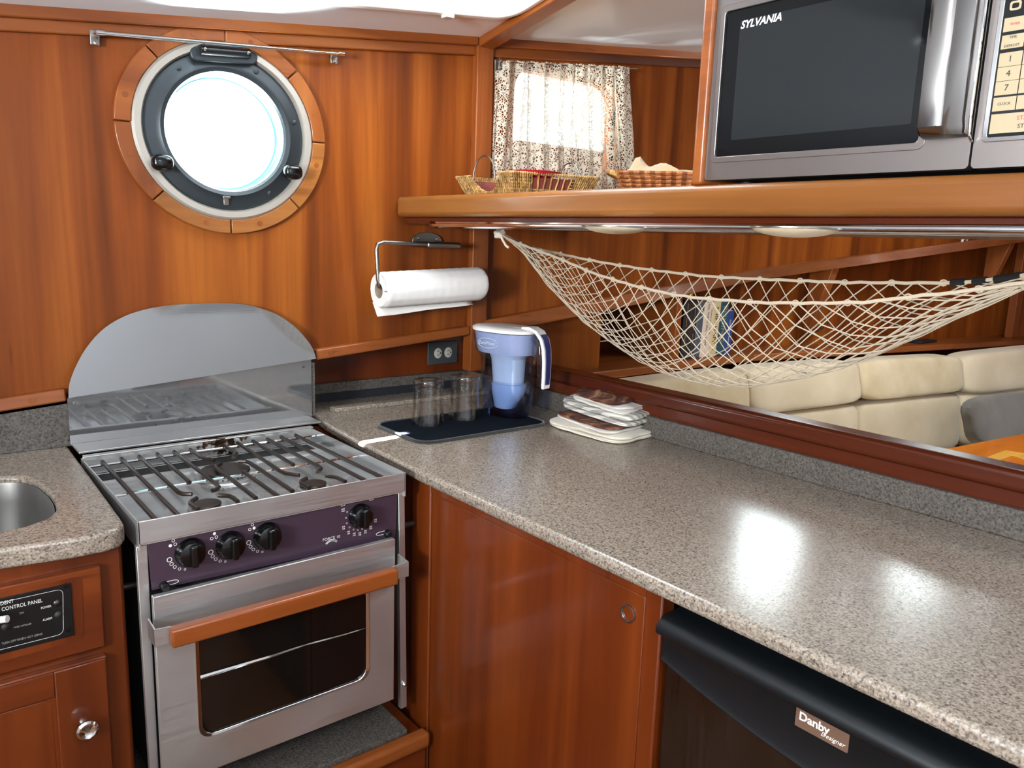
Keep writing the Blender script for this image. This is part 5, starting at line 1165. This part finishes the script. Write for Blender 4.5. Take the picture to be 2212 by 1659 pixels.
# ---- books on the ledge
YK = 1.925
bk = [  # pixel span at the foot, top and bottom pixel, cloth, lettering
    (1467, 1497, 648, 780, '22262b', 'tall black book with thin gilt frame lines on its spine, against the divider', None, 0, ''),
    (1497, 1510, 652, 781, '4a5560', 'thin slate grey book right beside the black gilt book', None, 0, ''),
    (1510, 1529, 655, 780, 'd9c8b4', 'pale pink book reading NORTHERN GULF COAST', 'NORTHERN GULF COAST', .0145, 'print_black'),
    (1529, 1545, 650, 779, 'cdb98c', 'cream yellow book reading SHIPSHAPE in large black capitals', 'SHIPSHAPE', .027, 'print_black'),
    (1545, 1562, 648, 777, '1d4a58', 'teal book reading FISHING in gold capitals', 'FISHING', .034, 'key'),
    (1562, 1576, 672, 775, '24427e', 'shorter blue book at the right end of the row, white cursive title', 'Caribbean Islands', .013, 'print')]
for i, (xa, xb, yt, yb2, colr, lab, tx, ts, tm) in enumerate(bk):
    a_, b2 = px(xa, 780, 1, YK), px(xb, 780, 1, YK); h = px(xa+10, yt, 1, YK).z-LZ; w = b2.x-a_.x
    t = thing('book', lab, 'book', (a_.x+w/2, YK, LZ), 'books on the ledge behind the settee')
    lean = .012 if i in (2, 3, 4) else (.01 if i < 2 else .006)
    def LP(u, y, z): return (a_.x+u*w+lean*z/h, y, LZ+.0005+z)
    bm = bmesh.new(); hexa(bm, [LP(.02, YK, 0), LP(.98, YK, 0), LP(.98, YK+.15, 0), LP(.02, YK+.15, 0), LP(.02, YK, h), LP(.98, YK, h), LP(.98, YK+.15, h), LP(.02, YK+.15, h)]); o = obj('cover', bm, book_mat(colr), t, bev=.0025)
    bm = bmesh.new(); hexa(bm, [LP(.12, YK+.004, .004), LP(.88, YK+.004, .004), LP(.88, YK+.152, .004), LP(.12, YK+.152, .004), LP(.12, YK+.004, h+.0006), LP(.88, YK+.004, h+.0006), LP(.88, YK+.152, h+.0006), LP(.12, YK+.152, h+.0006)]); obj('pages', bm, 'paper', t)
    dn = Vector((-lean/h, 0, -1))
    if tx:
        text('lettering', tx, ts, LP(.45 if i == 2 else .5, YK-.0006, h*(.60 if i == 2 else .56 if i in (3, 4) else .5)), dn, (1, 0, 0), tm, o, sx={2: 1.0, 3: 1.18, 4: 1.22, 5: 1.2}[i])
    if i == 2: text('lettering', 'CRUISING GUIDE TO THE', .009, LP(.8, YK-.0006, h*.66), dn, (1, 0, 0), tm, o)
    if i == 3: text('lettering', 'MATE', .011, LP(.5, YK-.0006, h*.13), (1, 0, 0), (0, 0, 1), tm, o)
    if i == 0:
        bm = bmesh.new()
        for z0_, z1_ in ((.04, .10), (.13, .22)):
            pts = [LP(.25, YK-.0004, z0_), LP(.8, YK-.0004, z0_), LP(.8, YK-.0004, z1_), LP(.25, YK-.0004, z1_)]; tube(bm, pts, .0007, 4, True)
        lathe(bm, [(.012, 0), (.012, .0005), (.010, .0005), (.010, 0)], LP(.5, YK, .116), (0, -1, 0), 20); obj('gilt_lines', bm, 'brass', o)
# ---- small things round the ledge
c = px(1492, 635, 1, 1.90); o = obj('latch', L([(.012, 0), (.012, .02), (.0135, .021), (.0135, .03), (0, .03)], (c.x, c.y, c.z-.02), (0, 0, 1), 18), 'brass'); tag(o, 'small round brass latch under the rail above the black book', 'latch')
for i, (xa, ya2, xb, yb2) in enumerate(((1800, 572, 1772, 648), (2186, 512, 2150, 560))):
    a_, b2 = pxh(xa, ya2, -.01), pxh(xb, yb2, .07)
    zt2 = srail(a_.x); bm = bmesh.new(); P = [(a_.x, hull(a_.x)-.012, zt2-.02), (a_.x, hull(a_.x)+.10, zt2-.02), (a_.x-.0, hull(a_.x)+.10, zt2-.30), (a_.x, hull(a_.x)+.075, zt2-.30)]; prism(bm, P, (.055, .0, 0))
    o = obj('knee_bracket', bm, 'wood_z', bev=.003); tag(o, ('cherry knee bracket under the rail, above the middle of the net', 'cherry knee bracket under the rail near the right edge')[i], 'bracket')
c = pxh(2083, 523, -.01); o = bpy.data.objects.new('ring_hook', None); COL.objects.link(o); o.location = c; tag(o, 'white ring hook under the rail near the right edge', 'hook')
obj('ring', T([c+Vector((.028*math.cos(a), 0, .024*math.sin(a)-.004)) for a in [2*math.pi*k/24 for k in range(24)]], .006, 8, True), 'white_plastic', o)
bm = bmesh.new(); box(bm, (c.x-.02, c.y-.006, c.z+.012), (c.x+.035, c.y+.02, c.z+.030)); obj('hook_plate', bm, 'white_plastic', o, bev=.003)
c = px(2240, 650, 1, 1.0)
ca, cb_ = pxh(1150, 740, .12), pxh(1430, 726, .12); P = [ca.lerp(cb_, k/30)+Vector((0, 0, -.008*math.sin(math.pi*k/30)+.0008*(-1)**k)) for k in range(31)]
tag(obj('cord', T(P, .0022, 6), 'tie'), 'thin white braided cord strung across the niche behind the pitcher', 'cord')
a_, b2 = pxh(1975, 744, .05), pxh(2024, 741, .05); bm = bmesh.new(); box(bm, (a_.x, min(a_.y, b2.y), LZ+.0005), (b2.x, min(a_.y, b2.y)+.06, LZ+.012)); tag(obj('flat_case', bm, 'black_matt', bev=.002), 'flat dark case lying on the ledge above the settee', 'case')
a_ = pxh(2190, 640, .09); b2 = pxh(2200, 640, .09)
bm = bmesh.new(); box(bm, (a_.x-.03, hull(a_.x)+.06, LZ), (a_.x+.05, hull(a_.x)+.10, srail(a_.x)+.02)); struct(obj('trim_niche_upright', bm, 'wood_z', bev=.003), 'upright cherry board at the right end of the niche')

# ================================================================ behind the camera: rug and ceiling lamps seen only in reflections
rg = thing('rug', 'dark brown striped rug on the cabin sole', 'rug', (.3, .55, 0))
obj('rug_cloth', B((.02, -.7, .0005), (.62, 1.1, .008)), plain('rug', '2a211a', .95), rg)
bm = bmesh.new()
for k in range(14): box(bm, (.12, -.6+k*.12, .008), (.52, -.555+k*.12, .0092))
o = obj('rug_stripes', bm, plain('rug stripe', '6e5a3a', .95), rg)
for i, (x, y) in enumerate(((.18, .95), (.5, .25))):
    d = thing('ceiling_spot', ('round dark ceiling spot lamp nearer the hull', 'round dark ceiling spot lamp nearer the middle of the cabin')[i], 'light', (x, y, CZ(x, y)-.06)); obj('can', L([(.0, .0), (.05, 0), (.05, .055), (.045, .06), (.040, .05), (0, .05)], (x, y, CZ(x, y)-.002), (0, 0, -1), 28), 'pewter', d)

c = pxh(1762, 712, .14); o = bpy.data.objects.new('key_bunch', None); COL.objects.link(o); o.location = c; tag(o, 'small bunch of dark rings on a wooden tag, hanging behind the net', 'keys')
for k in range(5): obj('ring', T([c+Vector((-.05+.028*k+.013*math.cos(a), -.004*k, -.016+.010*k+.011*math.sin(a))) for a in [2*math.pi*q/14 for q in range(14)]], .0028, 6, True), 'frame_dark', o)
bm = bmesh.new(); soft(bm, [c+Vector((dx, dy, dz)) for dz in (-.016, .016) for dx, dy in ((-.07, -.008), (-.02, -.008), (-.02, .008), (-.07, .008))], 3, 5); obj('wooden_tag', bm, 'wood_light', o)
